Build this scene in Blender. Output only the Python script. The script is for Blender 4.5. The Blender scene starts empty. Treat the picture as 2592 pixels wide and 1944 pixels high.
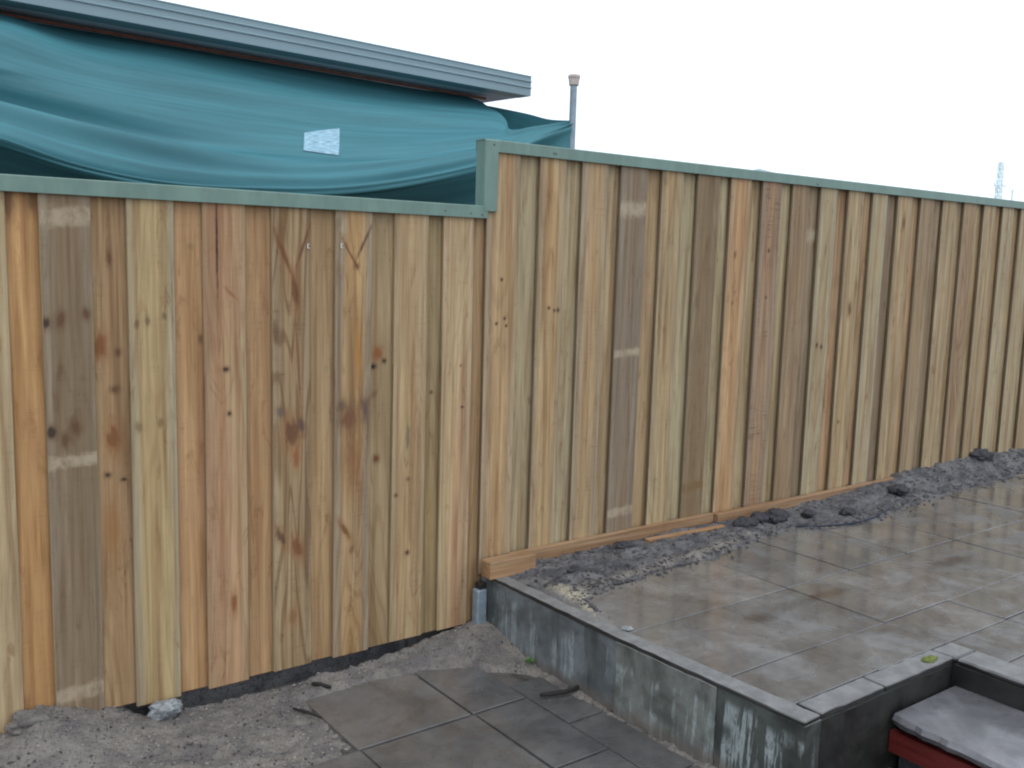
import bpy, bmesh, math, random
import numpy as np
from mathutils import Matrix, Vector

random.seed(7)
SC = bpy.context.scene
COL = SC.collection

# ------------------------------------------------------------------ camera
cam_data = bpy.data.cameras.new('camera')
cam = bpy.data.objects.new('camera', cam_data)
COL.objects.link(cam)
F = Vector((0.59525, 0.79280, -0.13093))
RT = Vector((0.80161, -0.59717, 0.02840))
UP = Vector((0.05567, 0.12186, 0.99098))
m = Matrix((RT, UP, -F)).transposed().to_4x4()
m.translation = Vector((0, -3.219, 1.3313))
cam.matrix_world = m
cam_data.sensor_width = 36
cam_data.lens = 33.9
cam_data.clip_end = 2000
cam_data.clip_start = 0.02
cam_data.dof.use_dof = True
cam_data.dof.focus_distance = 4.6
cam_data.dof.aperture_fstop = 8.0
SC.camera = cam

# ------------------------------------------------------------------ sky, sun, exposure
W = bpy.data.worlds.new('World')
SC.world = W
W.use_nodes = True
wn, wl = W.node_tree.nodes, W.node_tree.links
wn.clear()
SUN_EL, SUN_AZ = math.radians(62), math.radians(205)
sky = wn.new('ShaderNodeTexSky')
sky.sky_type = 'NISHITA'
sky.sun_disc = False
sky.sun_elevation = SUN_EL
sky.sun_rotation = SUN_AZ
sky.air_density = 1.0
sky.dust_density = 4.0
mixw = wn.new('ShaderNodeMix')
mixw.data_type = 'RGBA'
mixw.inputs[0].default_value = 0.80          # cloud cover over the clear sky
mixw.inputs[7].default_value = (12.1, 13.3, 14.8, 1)
bg = wn.new('ShaderNodeBackground')
bg.inputs[1].default_value = 0.12
wo = wn.new('ShaderNodeOutputWorld')
wl.new(sky.outputs[0], mixw.inputs[6])
wl.new(mixw.outputs[2], bg.inputs[0])
wl.new(bg.outputs[0], wo.inputs[0])

sd = bpy.data.lights.new('sun', 'SUN')
sd.energy = 0.5
sd.angle = math.radians(40)
sd.color = (1.0, 0.96, 0.9)
sun = bpy.data.objects.new('sun', sd)
COL.objects.link(sun)
sdir = Vector((math.sin(SUN_AZ) * math.cos(SUN_EL), math.cos(SUN_AZ) * math.cos(SUN_EL), math.sin(SUN_EL)))
sun.rotation_euler = sdir.to_track_quat('Z', 'Y').to_euler()

SC.view_settings.view_transform = 'Standard'
SC.view_settings.look = 'None'
SC.view_settings.exposure = -0.05
SC.view_settings.gamma = 1.0
SC.view_settings.use_curve_mapping = False
SC.render.filter_size = 2.1
try:
    SC.cycles.filter_width = 2.1
    SC.cycles.max_bounces = 8
except Exception:
    pass

# ------------------------------------------------------------------ helpers
def lin(r, g, b):
    f = lambda c: c / 12.92 if c <= 0.04045 else ((c + 0.055) / 1.055) ** 2.4
    return (f(r / 255), f(g / 255), f(b / 255), 1)

def link(o, parent=None):
    COL.objects.link(o)
    if parent is not None:
        o.parent = parent
    return o

def tag(o, label=None, cat=None, group=None, kind=None):
    if label: o['label'] = label
    if cat: o['category'] = cat
    if group: o['group'] = group
    if kind: o['kind'] = kind
    return o

def empty(name, loc=(0, 0, 0)):
    o = bpy.data.objects.new(name, None)
    o.location = loc
    o.empty_display_size = 0.1
    return link(o)

def mesh_obj(name, verts, faces, mats, parent=None, smooth=False, loc=(0, 0, 0), midx=None):
    me = bpy.data.meshes.new(name)
    me.from_pydata([tuple(v) for v in verts], [], [tuple(f) for f in faces])
    if not isinstance(mats, (list, tuple)): mats = [mats]
    for mm in mats: me.materials.append(mm)
    if midx is not None: me.polygons.foreach_set('material_index', midx)
    if smooth: me.polygons.foreach_set('use_smooth', [True] * len(me.polygons))
    me.update()
    o = bpy.data.objects.new(name, me)
    o.location = loc
    return link(o, parent)

def bm_obj(name, bm, mats, parent=None, smooth=False, loc=(0, 0, 0)):
    me = bpy.data.meshes.new(name)
    bmesh.ops.recalc_face_normals(bm, faces=bm.faces)
    bm.to_mesh(me); bm.free()
    if not isinstance(mats, (list, tuple)): mats = [mats]
    for mm in mats: me.materials.append(mm)
    if smooth: me.polygons.foreach_set('use_smooth', [True] * len(me.polygons))
    o = bpy.data.objects.new(name, me)
    o.location = loc
    return link(o, parent)

def add_box(bm, x0, x1, y0, y1, z0, z1, bevel=0.0, seg=1, rag=0.0):
    vs = [bm.verts.new((x, y, z)) for z in (z0, z1) for y in (y0, y1) for x in (x0, x1)]
    if rag:
        for v in vs: v.co += Vector((random.uniform(-rag, rag), random.uniform(-rag, rag), random.uniform(-rag, rag)))
    q = [(0, 2, 3, 1), (4, 5, 7, 6), (0, 1, 5, 4), (2, 6, 7, 3), (0, 4, 6, 2), (1, 3, 7, 5)]
    fs = [bm.faces.new([vs[i] for i in f]) for f in q]
    if bevel:
        es = list({e for f in fs for e in f.edges})
        bmesh.ops.bevel(bm, geom=es, offset=bevel, segments=seg, affect='EDGES', profile=0.5)

def box(name, x0, x1, y0, y1, z0, z1, mat, parent=None, bevel=0.0, seg=1, rag=0.0):
    bm = bmesh.new()
    cx, cy, cz = (x0 + x1) / 2, (y0 + y1) / 2, z0
    add_box(bm, x0 - cx, x1 - cx, y0 - cy, y1 - cy, 0, z1 - z0, bevel, seg, rag)
    return bm_obj(name, bm, mat, parent, loc=(cx, cy, cz))

def prism(name, profile, a, b, mat, parent=None):
    """closed (out, z) profile swept between two points a -> b (horizontal); out is along the left normal"""
    a, b = Vector(a), Vector(b)
    d = (b - a).normalized()
    n = Vector((-d.y, d.x, 0))
    k = len(profile)
    vs = [p + n * q[0] + Vector((0, 0, q[1])) for p in (a, b) for q in profile]
    fs = [(i, (i + 1) % k, k + (i + 1) % k, k + i) for i in range(k)] + [tuple(range(k))[::-1], tuple(range(k, 2 * k))]
    return mesh_obj(name, vs, fs, mat, parent)

def tube(bm, pts, rad, n=8, cap=True):
    rings = []
    pts = [Vector(p) for p in pts]
    if not isinstance(rad, (list, tuple)): rad = [rad] * len(pts)
    for i, p in enumerate(pts):
        d = (pts[min(i + 1, len(pts) - 1)] - pts[max(i - 1, 0)]).normalized()
        ref = Vector((0, 0, 1)) if abs(d.z) < 0.9 else Vector((1, 0, 0))
        u = d.cross(ref).normalized(); w = d.cross(u)
        rings.append([bm.verts.new(p + (u * math.cos(t) + w * math.sin(t)) * rad[i]) for t in [2 * math.pi * k / n for k in range(n)]])
    for a, b in zip(rings, rings[1:]):
        for k in range(n):
            bm.faces.new((a[k], a[(k + 1) % n], b[(k + 1) % n], b[k]))
    if cap:
        bm.faces.new(rings[0]); bm.faces.new(rings[-1])

def vnoise(x, y, seed=0):
    xi, yi = np.floor(x).astype(np.int64), np.floor(y).astype(np.int64)
    fx, fy = x - xi, y - yi
    fx, fy = fx * fx * (3 - 2 * fx), fy * fy * (3 - 2 * fy)
    def h(a, b):
        n = (a * 374761393 + b * 668265263 + seed * 974711) & 0x7fffffff
        n = ((n ^ (n >> 13)) * 1274126177) & 0x7fffffff
        return ((n ^ (n >> 16)) & 0xffff) / 65535.0
    return (h(xi, yi) * (1 - fx) + h(xi + 1, yi) * fx) * (1 - fy) + (h(xi, yi + 1) * (1 - fx) + h(xi + 1, yi + 1) * fx) * fy

def fbm(x, y, seed=0, oct=4):
    s, a, t = 0, 1.0, 0
    for k in range(oct):
        s = s + a * (vnoise(x * 2 ** k, y * 2 ** k, seed + k) - 0.5); t += a; a *= 0.55
    return s / t * 2

def sstep(a, b, x):
    t = np.clip((x - a) / (b - a), 0, 1)
    return t * t * (3 - 2 * t)

def grid_faces(nu, nv):
    return [(j * nu + i, j * nu + i + 1, (j + 1) * nu + i + 1, (j + 1) * nu + i) for j in range(nv - 1) for i in range(nu - 1)]

# ------------------------------------------------------------------ node helper
class NT:
    def __init__(s, tree):
        s.t = tree; s.n = tree.nodes; s.l = tree.links
    def put(s, sock, v):
        if v is None: return
        if isinstance(v, bpy.types.NodeSocket): s.l.new(v, sock)
        elif isinstance(v, (tuple, list)) and sock.type == 'VECTOR': sock.default_value = v[:3]
        elif isinstance(v, (int, float)) and sock.type == 'RGBA': sock.default_value = (v, v, v, 1)
        else: sock.default_value = v
    def math(s, op, a, b=None, c=None, clamp=False):
        n = s.n.new('ShaderNodeMath'); n.operation = op; n.use_clamp = clamp
        for i, v in enumerate((a, b, c)): s.put(n.inputs[i], v)
        return n.outputs[0]
    def mix(s, f, a, b, mode='MIX'):
        n = s.n.new('ShaderNodeMix'); n.data_type = 'RGBA'; n.blend_type = mode
        s.put(n.inputs[0], f); s.put(n.inputs[6], a); s.put(n.inputs[7], b)
        return n.outputs[2]
    def noise(s, vec, scale=1.0, detail=4, rough=0.55, dist=0.0):
        n = s.n.new('ShaderNodeTexNoise')
        s.put(n.inputs['Vector'], vec); n.inputs['Scale'].default_value = scale
        n.inputs['Detail'].default_value = detail; n.inputs['Roughness'].default_value = rough
        n.inputs['Distortion'].default_value = dist
        return n.outputs[0]
    def mapr(s, v, a, b, c=0.0, d=1.0, smooth=True):
        n = s.n.new('ShaderNodeMapRange')
        n.interpolation_type = 'SMOOTHSTEP' if smooth else 'LINEAR'
        s.put(n.inputs[0], v)
        for i, q in enumerate((a, b, c, d)): s.put(n.inputs[i + 1], q)
        return n.outputs[0]
    def scale(s, vec, sc, off=None):
        n = s.n.new('ShaderNodeVectorMath'); n.operation = 'MULTIPLY_ADD'
        s.put(n.inputs[0], vec); s.put(n.inputs[1], sc); s.put(n.inputs[2], off if off is not None else (0, 0, 0))
        return n.outputs[0]
    def bump(s, h, strength=0.3, dist=0.01):
        n = s.n.new('ShaderNodeBump'); s.put(n.inputs['Height'], h)
        n.inputs['Strength'].default_value = strength; n.inputs['Distance'].default_value = dist
        return n.outputs[0]

def new_mat(name):
    mt = bpy.data.materials.new(name); mt.use_nodes = True
    nt = NT(mt.node_tree)
    bs = nt.n['Principled BSDF']
    return mt, nt, bs

def wpos(nt):
    return nt.n.new('ShaderNodeNewGeometry').outputs['Position']
def opos(nt):
    return nt.n.new('ShaderNodeTexCoord').outputs['Object']
def orand(nt):
    return nt.n.new('ShaderNodeObjectInfo').outputs['Random']

# ------------------------------------------------------------------ wood
def make_knot_group():
    g = bpy.data.node_groups.new('knot', 'ShaderNodeTree')
    for nm, ty in (('Color', 'NodeSocketColor'), ('Vector', 'NodeSocketVector'), ('Centre', 'NodeSocketVector'),
                   ('Size', 'NodeSocketFloat'), ('Stretch', 'NodeSocketFloat'), ('Core', 'NodeSocketColor'), ('Halo', 'NodeSocketColor'), ('Amount', 'NodeSocketFloat'), ('Shear', 'NodeSocketFloat')):
        g.interface.new_socket(nm, in_out='INPUT', socket_type=ty)
    g.interface.new_socket('Color', in_out='OUTPUT', socket_type='NodeSocketColor')
    nt = NT(g)
    i = g.nodes.new('NodeGroupInput'); o = g.nodes.new('NodeGroupOutput')
    sub = nt.n.new('ShaderNodeVectorMath'); sub.operation = 'SUBTRACT'
    nt.put(sub.inputs[0], i.outputs['Vector']); nt.put(sub.inputs[1], i.outputs['Centre'])
    sep = nt.n.new('ShaderNodeSeparateXYZ'); nt.put(sep.inputs[0], sub.outputs[0])
    dz = nt.math('DIVIDE', sep.outputs[2], i.outputs['Stretch'])
    sx = nt.math('SUBTRACT', sep.outputs[0], nt.math('MULTIPLY', sep.outputs[2], i.outputs['Shear']))
    d = nt.math('SQRT', nt.math('ADD', nt.math('MULTIPLY', sx, sx), nt.math('MULTIPLY', dz, dz)))
    d = nt.math('DIVIDE', d, i.outputs['Size'])
    nz = nt.noise(nt.scale(i.outputs['Vector'], (75, 75, 30)), 1, 3)
    d = nt.math('ADD', d, nt.math('MULTIPLY', nt.math('SUBTRACT', nz, 0.5), 1.4))
    halo = nt.math('MULTIPLY', nt.mapr(d, 2.1, 0.7), nt.math('MULTIPLY', i.outputs['Amount'], 0.5))
    core = nt.math('MULTIPLY', nt.mapr(d, 1.15, 0.35), nt.math('MULTIPLY', i.outputs['Amount'], 1.0))
    c = nt.mix(halo, i.outputs['Color'], i.outputs['Halo'])
    c = nt.mix(core, c, i.outputs['Core'])
    nt.put(o.inputs[0], c)
    return g

def make_wood_group():
    g = bpy.data.node_groups.new('pine', 'ShaderNodeTree')
    for nm, ty in (('Vector', 'NodeSocketVector'), ('Seed', 'NodeSocketVector'), ('Base', 'NodeSocketColor'), ('Heart', 'NodeSocketColor'),
                   ('Edge', 'NodeSocketColor'), ('EdgeAmount', 'NodeSocketFloat'), ('Stain', 'NodeSocketColor'), ('StainAmount', 'NodeSocketFloat'),
                   ('Rings', 'NodeSocketFloat'), ('Saw', 'NodeSocketFloat')):
        g.interface.new_socket(nm, in_out='INPUT', socket_type=ty)
    g.interface.new_socket('Color', in_out='OUTPUT', socket_type='NodeSocketColor')
    g.interface.new_socket('Height', in_out='OUTPUT', socket_type='NodeSocketFloat')
    nt = NT(g)
    i = g.nodes.new('NodeGroupInput'); o = g.nodes.new('NodeGroupOutput')
    V, S = i.outputs['Vector'], i.outputs['Seed']
    sep = nt.n.new('ShaderNodeSeparateXYZ'); nt.put(sep.inputs[0], V)
    streak = nt.noise(nt.scale(V, (42, 20, 1.3), S), 1, 4, 0.6, 0.5)
    wide = nt.noise(nt.scale(V, (13, 8, 0.7), S), 1, 3, 0.5, 0.7)
    fine = nt.noise(nt.scale(V, (300, 120, 7), S), 1, 3, 0.6)
    big = nt.noise(nt.scale(V, (6, 4, 2.6), S), 1, 4, 0.6, 0.8)
    ringf = nt.noise(nt.scale(V, (7, 4, 0.55), S), 1, 2, 0.4, 0.5)
    ring = nt.math('SINE', nt.math('MULTIPLY', ringf, 95))
    ring = nt.mapr(ring, 0.15, 1.0)
    blot = nt.noise(nt.scale(V, (22, 12, 5.5), S), 1, 5, 0.65, 1.2)
    c = nt.mix(nt.mapr(wide, 0.35, 0.68), i.outputs['Base'], i.outputs['Heart'])
    ex = nt.math('ADD', nt.math('ABSOLUTE', sep.outputs[0]), nt.math('MULTIPLY', nt.math('SUBTRACT', wide, 0.5), 0.09))
    em = nt.math('MULTIPLY', nt.mapr(ex, 0.034, 0.060), i.outputs['EdgeAmount'])
    c = nt.mix(em, c, i.outputs['Edge'])
    dk = nt.mix(1.0, c, (0.60, 0.50, 0.42, 1), 'MULTIPLY')
    c = nt.mix(nt.mapr(streak, 0.40, 0.70, 0, 0.85), c, dk)
    lt = nt.mix(1.0, c, (1.26, 1.27, 1.27, 1), 'MULTIPLY')
    c = nt.mix(nt.mapr(streak, 0.46, 0.26), c, lt)
    rg = nt.mix(1.0, c, (0.50, 0.37, 0.27, 1), 'MULTIPLY')
    c = nt.mix(nt.math('MULTIPLY', ring, i.outputs['Rings']), c, rg)
    bl = nt.mix(1.0, c, (0.62, 0.50, 0.40, 1), 'MULTIPLY')
    c = nt.mix(nt.mapr(blot, 0.56, 0.74, 0, 0.85), c, bl)
    patch = nt.noise(nt.scale(V, (9, 6, 1.6), S), 1, 4, 0.6, 0.6)
    c = nt.mix(nt.mapr(patch, 0.50, 0.70, 0, 0.40), c, nt.mix(1.0, c, (0.70, 0.64, 0.58, 1), 'MULTIPLY'))
    c = nt.mix(nt.math('MULTIPLY', nt.mapr(big, 0.36, 0.62), i.outputs['StainAmount']), c, i.outputs['Stain'])
    sawn = nt.noise(nt.scale(V, (9, 4, 150), S), 1, 2, 0.5, 0.6)
    sw = nt.math('MULTIPLY', nt.mapr(sawn, 0.50, 0.66), i.outputs['Saw'])
    sw = nt.math('MULTIPLY', nt.math('MULTIPLY', sw, nt.mapr(big, 0.40, 0.55)), nt.mapr(blot, 0.42, 0.60))
    swc = nt.mix(1.0, c, (0.58, 0.54, 0.54, 1), 'MULTIPLY')
    c = nt.mix(sw, c, swc)
    fm = nt.n.new('ShaderNodeMix'); fm.data_type = 'RGBA'; fm.blend_type = 'MULTIPLY'
    nt.put(fm.inputs[0], nt.mapr(fine, 0.45, 0.8, 0, 0.45)); nt.put(fm.inputs[6], c); nt.put(fm.inputs[7], (0.68, 0.62, 0.55, 1))
    nt.put(o.inputs['Color'], fm.outputs[2])
    nt.put(o.inputs['Height'], nt.math('ADD', nt.math('MULTIPLY', fine, 0.6), nt.math('MULTIPLY', streak, 0.5)))
    return g

KNOT, PINE = make_knot_group(), make_wood_group()
TAN, PALE, GREENISH = lin(186, 157, 118), lin(196, 174, 134), lin(176, 166, 130)
ORANGE, PINK, GREY, DARK, OLIVE = lin(192, 143, 88), lin(190, 142, 108), lin(128, 112, 98), lin(112, 92, 76), lin(150, 134, 96)

def wood(name, base=TAN, heart=ORANGE, edge=GREENISH, edge_amt=0.5, stain=GREY, stain_amt=0.15, rings=0.22, saw=0.22, knots=(), bands=(), rough=0.62, world_axis=None):
    def hm(c):
        q = [0.60 * a + 0.40 * b for a, b in zip(c, lin(166, 142, 104))][:3]
        g = 0.3 * q[0] + 0.6 * q[1] + 0.1 * q[2]
        return tuple(0.95 * a + 0.05 * g for a in q) + (1,)
    base, heart, stain = hm(base), hm(heart), hm(stain)
    edge = tuple(0.5 * a + 0.5 * b for a, b in zip(edge, lin(160, 147, 126)))[:3] + (1,)
    mt, nt, bs = new_mat(name)
    V = opos(nt)
    if world_axis == 'X':         # boards that lie along x: grain runs along their length
        sp = nt.n.new('ShaderNodeSeparateXYZ'); nt.put(sp.inputs[0], V)
        cb = nt.n.new('ShaderNodeCombineXYZ')
        nt.put(cb.inputs[0], sp.outputs[2]); nt.put(cb.inputs[1], sp.outputs[1]); nt.put(cb.inputs[2], sp.outputs[0])
        V = cb.outputs[0]
    g = nt.n.new('ShaderNodeGroup'); g.node_tree = PINE
    seed = (random.uniform(0, 90), random.uniform(0, 90), random.uniform(0, 90))
    for k, v in (('Vector', V), ('Seed', seed), ('Base', base), ('Heart', heart), ('Edge', edge), ('EdgeAmount', edge_amt),
                 ('Stain', stain), ('StainAmount', stain_amt), ('Rings', rings), ('Saw', saw)):
        nt.put(g.inputs[k], v)
    c = g.outputs['Color']
    sep = None
    if bands:
        sep = nt.n.new('ShaderNodeSeparateXYZ'); nt.put(sep.inputs[0], V)
        wob = nt.math('MULTIPLY', nt.math('SUBTRACT', nt.noise(nt.scale(V, (34, 30, 60)), 1, 4, 0.7), 0.5), 0.045)
        z = nt.math('ADD', sep.outputs[2], wob)
        z = nt.math('SUBTRACT', z, nt.math('MULTIPLY', sep.outputs[0], 0.06))
        for (zc, hh, bc) in bands:      # pale marks left by the stacking sticks
            mk = nt.mapr(nt.math('ABSOLUTE', nt.math('SUBTRACT', z, zc)), hh * 1.15, hh * 0.35)
            mk = nt.math('MULTIPLY', mk, nt.mapr(nt.noise(nt.scale(V, (26, 26, 14)), 1, 4, 0.7), 0.25, 0.6))
            c = nt.mix(nt.math('MULTIPLY', mk, 0.8), c, bc)
    for (kx, kz, size, stretch, core, halo, amt, shear) in knots:
        k = nt.n.new('ShaderNodeGroup'); k.node_tree = KNOT
        for nm, v in (('Color', c), ('Vector', V), ('Centre', (kx, 0, kz)), ('Size', size), ('Stretch', stretch), ('Core', core), ('Halo', halo), ('Amount', amt), ('Shear', shear)):
            nt.put(k.inputs[nm], v)
        # centre in the board plane only
        c = k.outputs[0]
    nt.put(bs.inputs['Base Color'], c)
    bs.inputs['Roughness'].default_value = rough
    bs.inputs['Specular IOR Level'].default_value = 0.3
    nt.put(bs.inputs['Normal'], nt.bump(g.outputs['Height'], 0.25, 0.004))
    return mt

def plain(name, col, rough=0.6, metal=0.0, var=0.15, scale=30.0, bump=0.0, spec=0.4, stretch=(1, 1, 1)):
    mt, nt, bs = new_mat(name)
    n = nt.noise(nt.scale(opos(nt), stretch), scale, 5, 0.6)
    lo = tuple(x * (1 - var) for x in col[:3]) + (1,); hi = tuple(min(1, x * (1 + var)) for x in col[:3]) + (1,)
    nt.put(bs.inputs['Base Color'], nt.mix(nt.mapr(n, 0.3, 0.7), lo, hi))
    nt.put(bs.inputs['Roughness'], nt.mapr(n, 0.3, 0.7, rough * 0.85, min(1, rough * 1.15)))
    bs.inputs['Metallic'].default_value = metal
    bs.inputs['Specular IOR Level'].default_value = spec
    if bump: nt.put(bs.inputs['Normal'], nt.bump(n, bump, 0.01))
    return mt

# ------------------------------------------------------------------ ground materials
def slab_material(name, wet=0.5, dark=lin(94, 93, 93), light=lin(131, 131, 131)):
    mt, nt, bs = new_mat(name)
    P = wpos(nt)
    r = orand(nt)
    n1 = nt.noise(P, 3.2, 6, 0.62, 0.6)
    n2 = nt.noise(P, 26, 5, 0.65)
    n3 = nt.noise(P, 260, 3, 0.6)
    wetm = nt.mapr(nt.noise(nt.scale(P, (1, 1, 1), (7.3, 1.1, 0)), 4.5, 5, 0.6, 0.9), 0.28, 0.62)
    c = nt.mix(nt.mapr(n1, 0.28, 0.74), dark, light)
    tint = nt.mix(r, (0.92, 0.94, 0.95, 1), (1.14, 1.11, 1.07, 1))
    c = nt.mix(1.0, c, tint, 'MULTIPLY')
    c = nt.mix(nt.mapr(n2, 0.42, 0.72, 0, 0.5), c, nt.mix(1.0, c, (0.62, 0.58, 0.54, 1), 'MULTIPLY'))
    c = nt.mix(nt.mapr(n3, 0.5, 0.75, 0, 0.55), c, nt.mix(1.0, c, (0.62, 0.60, 0.58, 1), 'MULTIPLY'))
    c = nt.mix(nt.mapr(n3, 0.42, 0.25, 0, 0.6), c, nt.mix(1.0, c, (1.35, 1.35, 1.35, 1), 'MULTIPLY'))
    # rusty brown soak marks
    st = nt.mapr(nt.noise(nt.scale(P, (1, 1, 1), (3.1, 8.7, 0)), 5.5, 4, 0.55, 0.6), 0.68, 0.80, 0, 0.5)
    c = nt.mix(st, c, lin(70, 60, 52))
    c = nt.mix(nt.math('MULTIPLY', wetm, wet), c, nt.mix(1.0, c, (0.80, 0.80, 0.80, 1), 'MULTIPLY'))
    for (px, py, rx, ry) in ((2.875, -0.985, 0.085, 0.05), (3.31, -0.965, 0.15, 0.035), (4.22, -1.01, 0.22, 0.045)):
        dv = nt.n.new('ShaderNodeVectorMath'); dv.operation = 'LENGTH'
        nt.put(dv.inputs[0], nt.scale(P, (1 / rx, 1 / ry, 0), (-px / rx, -py / ry, 0)))
        md = nt.math('ADD', dv.outputs['Value'], nt.math('MULTIPLY', nt.math('SUBTRACT', n2, 0.5), 2.2))
        c = nt.mix(nt.mapr(md, 1.5, 0.2, 0, 0.75), c, lin(58, 51, 46))
    nt.put(bs.inputs['Base Color'], c)
    nt.put(bs.inputs['Roughness'], nt.mapr(wetm, 0, 1, 0.48, 0.48 - 0.40 * wet, False))
    bs.inputs['Specular IOR Level'].default_value = 0.5
    nt.put(bs.inputs['Coat Weight'], nt.math('MULTIPLY', wetm, 0.9 * wet))     # film of rain water
    bs.inputs['Coat Roughness'].default_value = 0.10
    bs.inputs['Coat IOR'].default_value = 1.40
    h = nt.math('ADD', nt.math('MULTIPLY', n2, 0.5), nt.math('MULTIPLY', n3, 0.5))
    h = nt.math('MULTIPLY', h, nt.mapr(wetm, 0, 1, 1.0, 1.0 - 0.75 * wet, False))
    nt.put(bs.inputs['Normal'], nt.bump(h, 0.25, 0.006))
    return mt

def soil_material(name, a, b, speck, sandcol=None, speck_amt=0.75):
    mt, nt, bs = new_mat(name)
    P = wpos(nt)
    n1 = nt.noise(P, 9, 5, 0.6, 0.5)
    n2 = nt.noise(P, 120, 4, 0.65)
    n3 = nt.noise(P, 330, 3, 0.6)
    c = nt.mix(nt.mapr(n1, 0.35, 0.65), a, b)
    if sandcol is not None:
        at = nt.n.new('ShaderNodeAttribute'); at.attribute_name = 'sand'
        c = nt.mix(at.outputs['Fac'], c, sandcol)
    c = nt.mix(nt.mapr(n2, 0.50, 0.68, 0, speck_amt), c, speck)
    c = nt.mix(nt.mapr(n3, 0.55, 0.72, 0, 0.7), c, nt.mix(1.0, c, (0.5, 0.48, 0.47, 1), 'MULTIPLY'))
    c = nt.mix(nt.mapr(n3, 0.40, 0.28, 0, 0.7), c, nt.mix(1.0, c, (1.5, 1.45, 1.4, 1), 'MULTIPLY'))
    n0 = nt.noise(nt.scale(P, (1, 2.2, 1)), 16, 5, 0.65, 0.8)
    c = nt.mix(nt.mapr(n0, 0.53, 0.66, 0, 0.65 if sandcol is not None else 0.25), c, speck)
    nt.put(bs.inputs['Base Color'], c)
    bs.inputs['Roughness'].default_value = 0.85
    bs.inputs['Specular IOR Level'].default_value = 0.35
    nt.put(bs.inputs['Normal'], nt.bump(nt.math('ADD', n2, n3), 0.6, 0.008))
    return mt

M = {}
M['slab_upper'] = slab_material('wet paving concrete', 0.95)
M['slab_lower'] = slab_material('damp paving concrete', 0.7, lin(78, 78, 79), lin(106, 105, 105))
M['gravel'] = soil_material('coarse sandy gravel', lin(106, 102, 100), lin(136, 130, 123), lin(56, 55, 58), None, 0.75)
M['soil'] = soil_material('wet sandy soil', lin(82, 81, 84), lin(118, 116, 116), lin(42, 43, 48), lin(168, 160, 142), 0.8)
M['bed'] = soil_material('joint sand', lin(66, 63, 61), lin(102, 98, 95), lin(52, 48, 46))
M['clod'] = plain('dark soil clod', lin(58, 57, 61), 0.75, var=0.35, scale=60, bump=0.6)
M['crumb'] = plain('soil crumb', lin(70, 68, 71), 0.8, var=0.3, scale=6, bump=0.3)
M['stone'] = plain('gravel stone', lin(136, 128, 122), 0.7, var=0.3, scale=8, bump=0.2)
M['paleStone'] = plain('pale rubble', lin(138, 142, 144), 0.6, var=0.4, scale=70, bump=0.8)
M['earth'] = soil_material('bare earth', lin(96, 88, 78), lin(120, 110, 98), lin(66, 60, 54))
M['capping'] = plain('green painted steel', lin(112, 137, 127), 0.42, 0.0, 0.12, 14, stretch=(1, 1, 0.3))
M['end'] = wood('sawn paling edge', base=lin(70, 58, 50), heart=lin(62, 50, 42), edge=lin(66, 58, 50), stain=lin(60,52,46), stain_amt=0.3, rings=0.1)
M['end_pale'] = wood('fresh paling edge', base=lin(140, 118, 88), heart=lin(128, 102, 72), edge=lin(136, 116, 88), stain_amt=0.2, rings=0.1)
M['rail'] = wood('fence rail timber', base=lin(140, 112, 78), heart=lin(120, 88, 60), edge=lin(120, 104, 80), world_axis='X')
M['gal'] = plain('galvanised steel', lin(142, 156, 166), 0.45, 0.3, 0.18, 25)
M['rust'] = plain('red rust', lin(92, 50, 42), 0.8, var=0.3, scale=60, bump=0.3)
M['gutter'] = plain('grey green painted gutter', lin(132, 154, 162), 0.38, 0.0, 0.07, 6, stretch=(0.2, 1, 1))
M['soffit'] = plain('pale soffit sheet', lin(222, 220, 232), 0.6, var=0.05)
M['brick'] = plain('dark house wall', lin(70, 66, 70), 0.8, var=0.2, scale=14, bump=0.3)
M['bead'] = plain('brown timber bead', lin(128, 78, 62), 0.6, var=0.2, scale=20)
M['roof'] = plain('roof sheet', lin(110, 124, 126), 0.5, var=0.06)
M['cap'] = plain('tan vent cap', lin(196, 182, 174), 0.6, var=0.12, scale=40)
M['far'] = plain('pale hazed steel', lin(236, 250, 254), 0.7, var=0.03)
M['far_roof'] = plain('pale hazed roof', lin(150, 166, 170), 0.8, var=0.05)
M['far_wall'] = plain('pale hazed wall', lin(170, 172, 170), 0.8, var=0.05)
M['red'] = plain('red painted timber', lin(92, 30, 25), 0.5, var=0.22, scale=25, stretch=(1, 0.2, 2))
M['bark'] = plain('dark stick bark', lin(40, 36, 34), 0.8, var=0.3, scale=60, bump=0.4)
M['cord'] = plain('dark blue cord', lin(32, 40, 60), 0.6, var=0.2)
M['weed'] = plain('weed leaf', lin(86, 124, 70), 0.6, var=0.3, scale=50)
M['moss'] = plain('moss', lin(104, 112, 52), 0.9, var=0.4, scale=120, bump=0.8)
M['white'] = plain('white scrap', lin(215, 218, 220), 0.5, var=0.08, scale=40)

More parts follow.
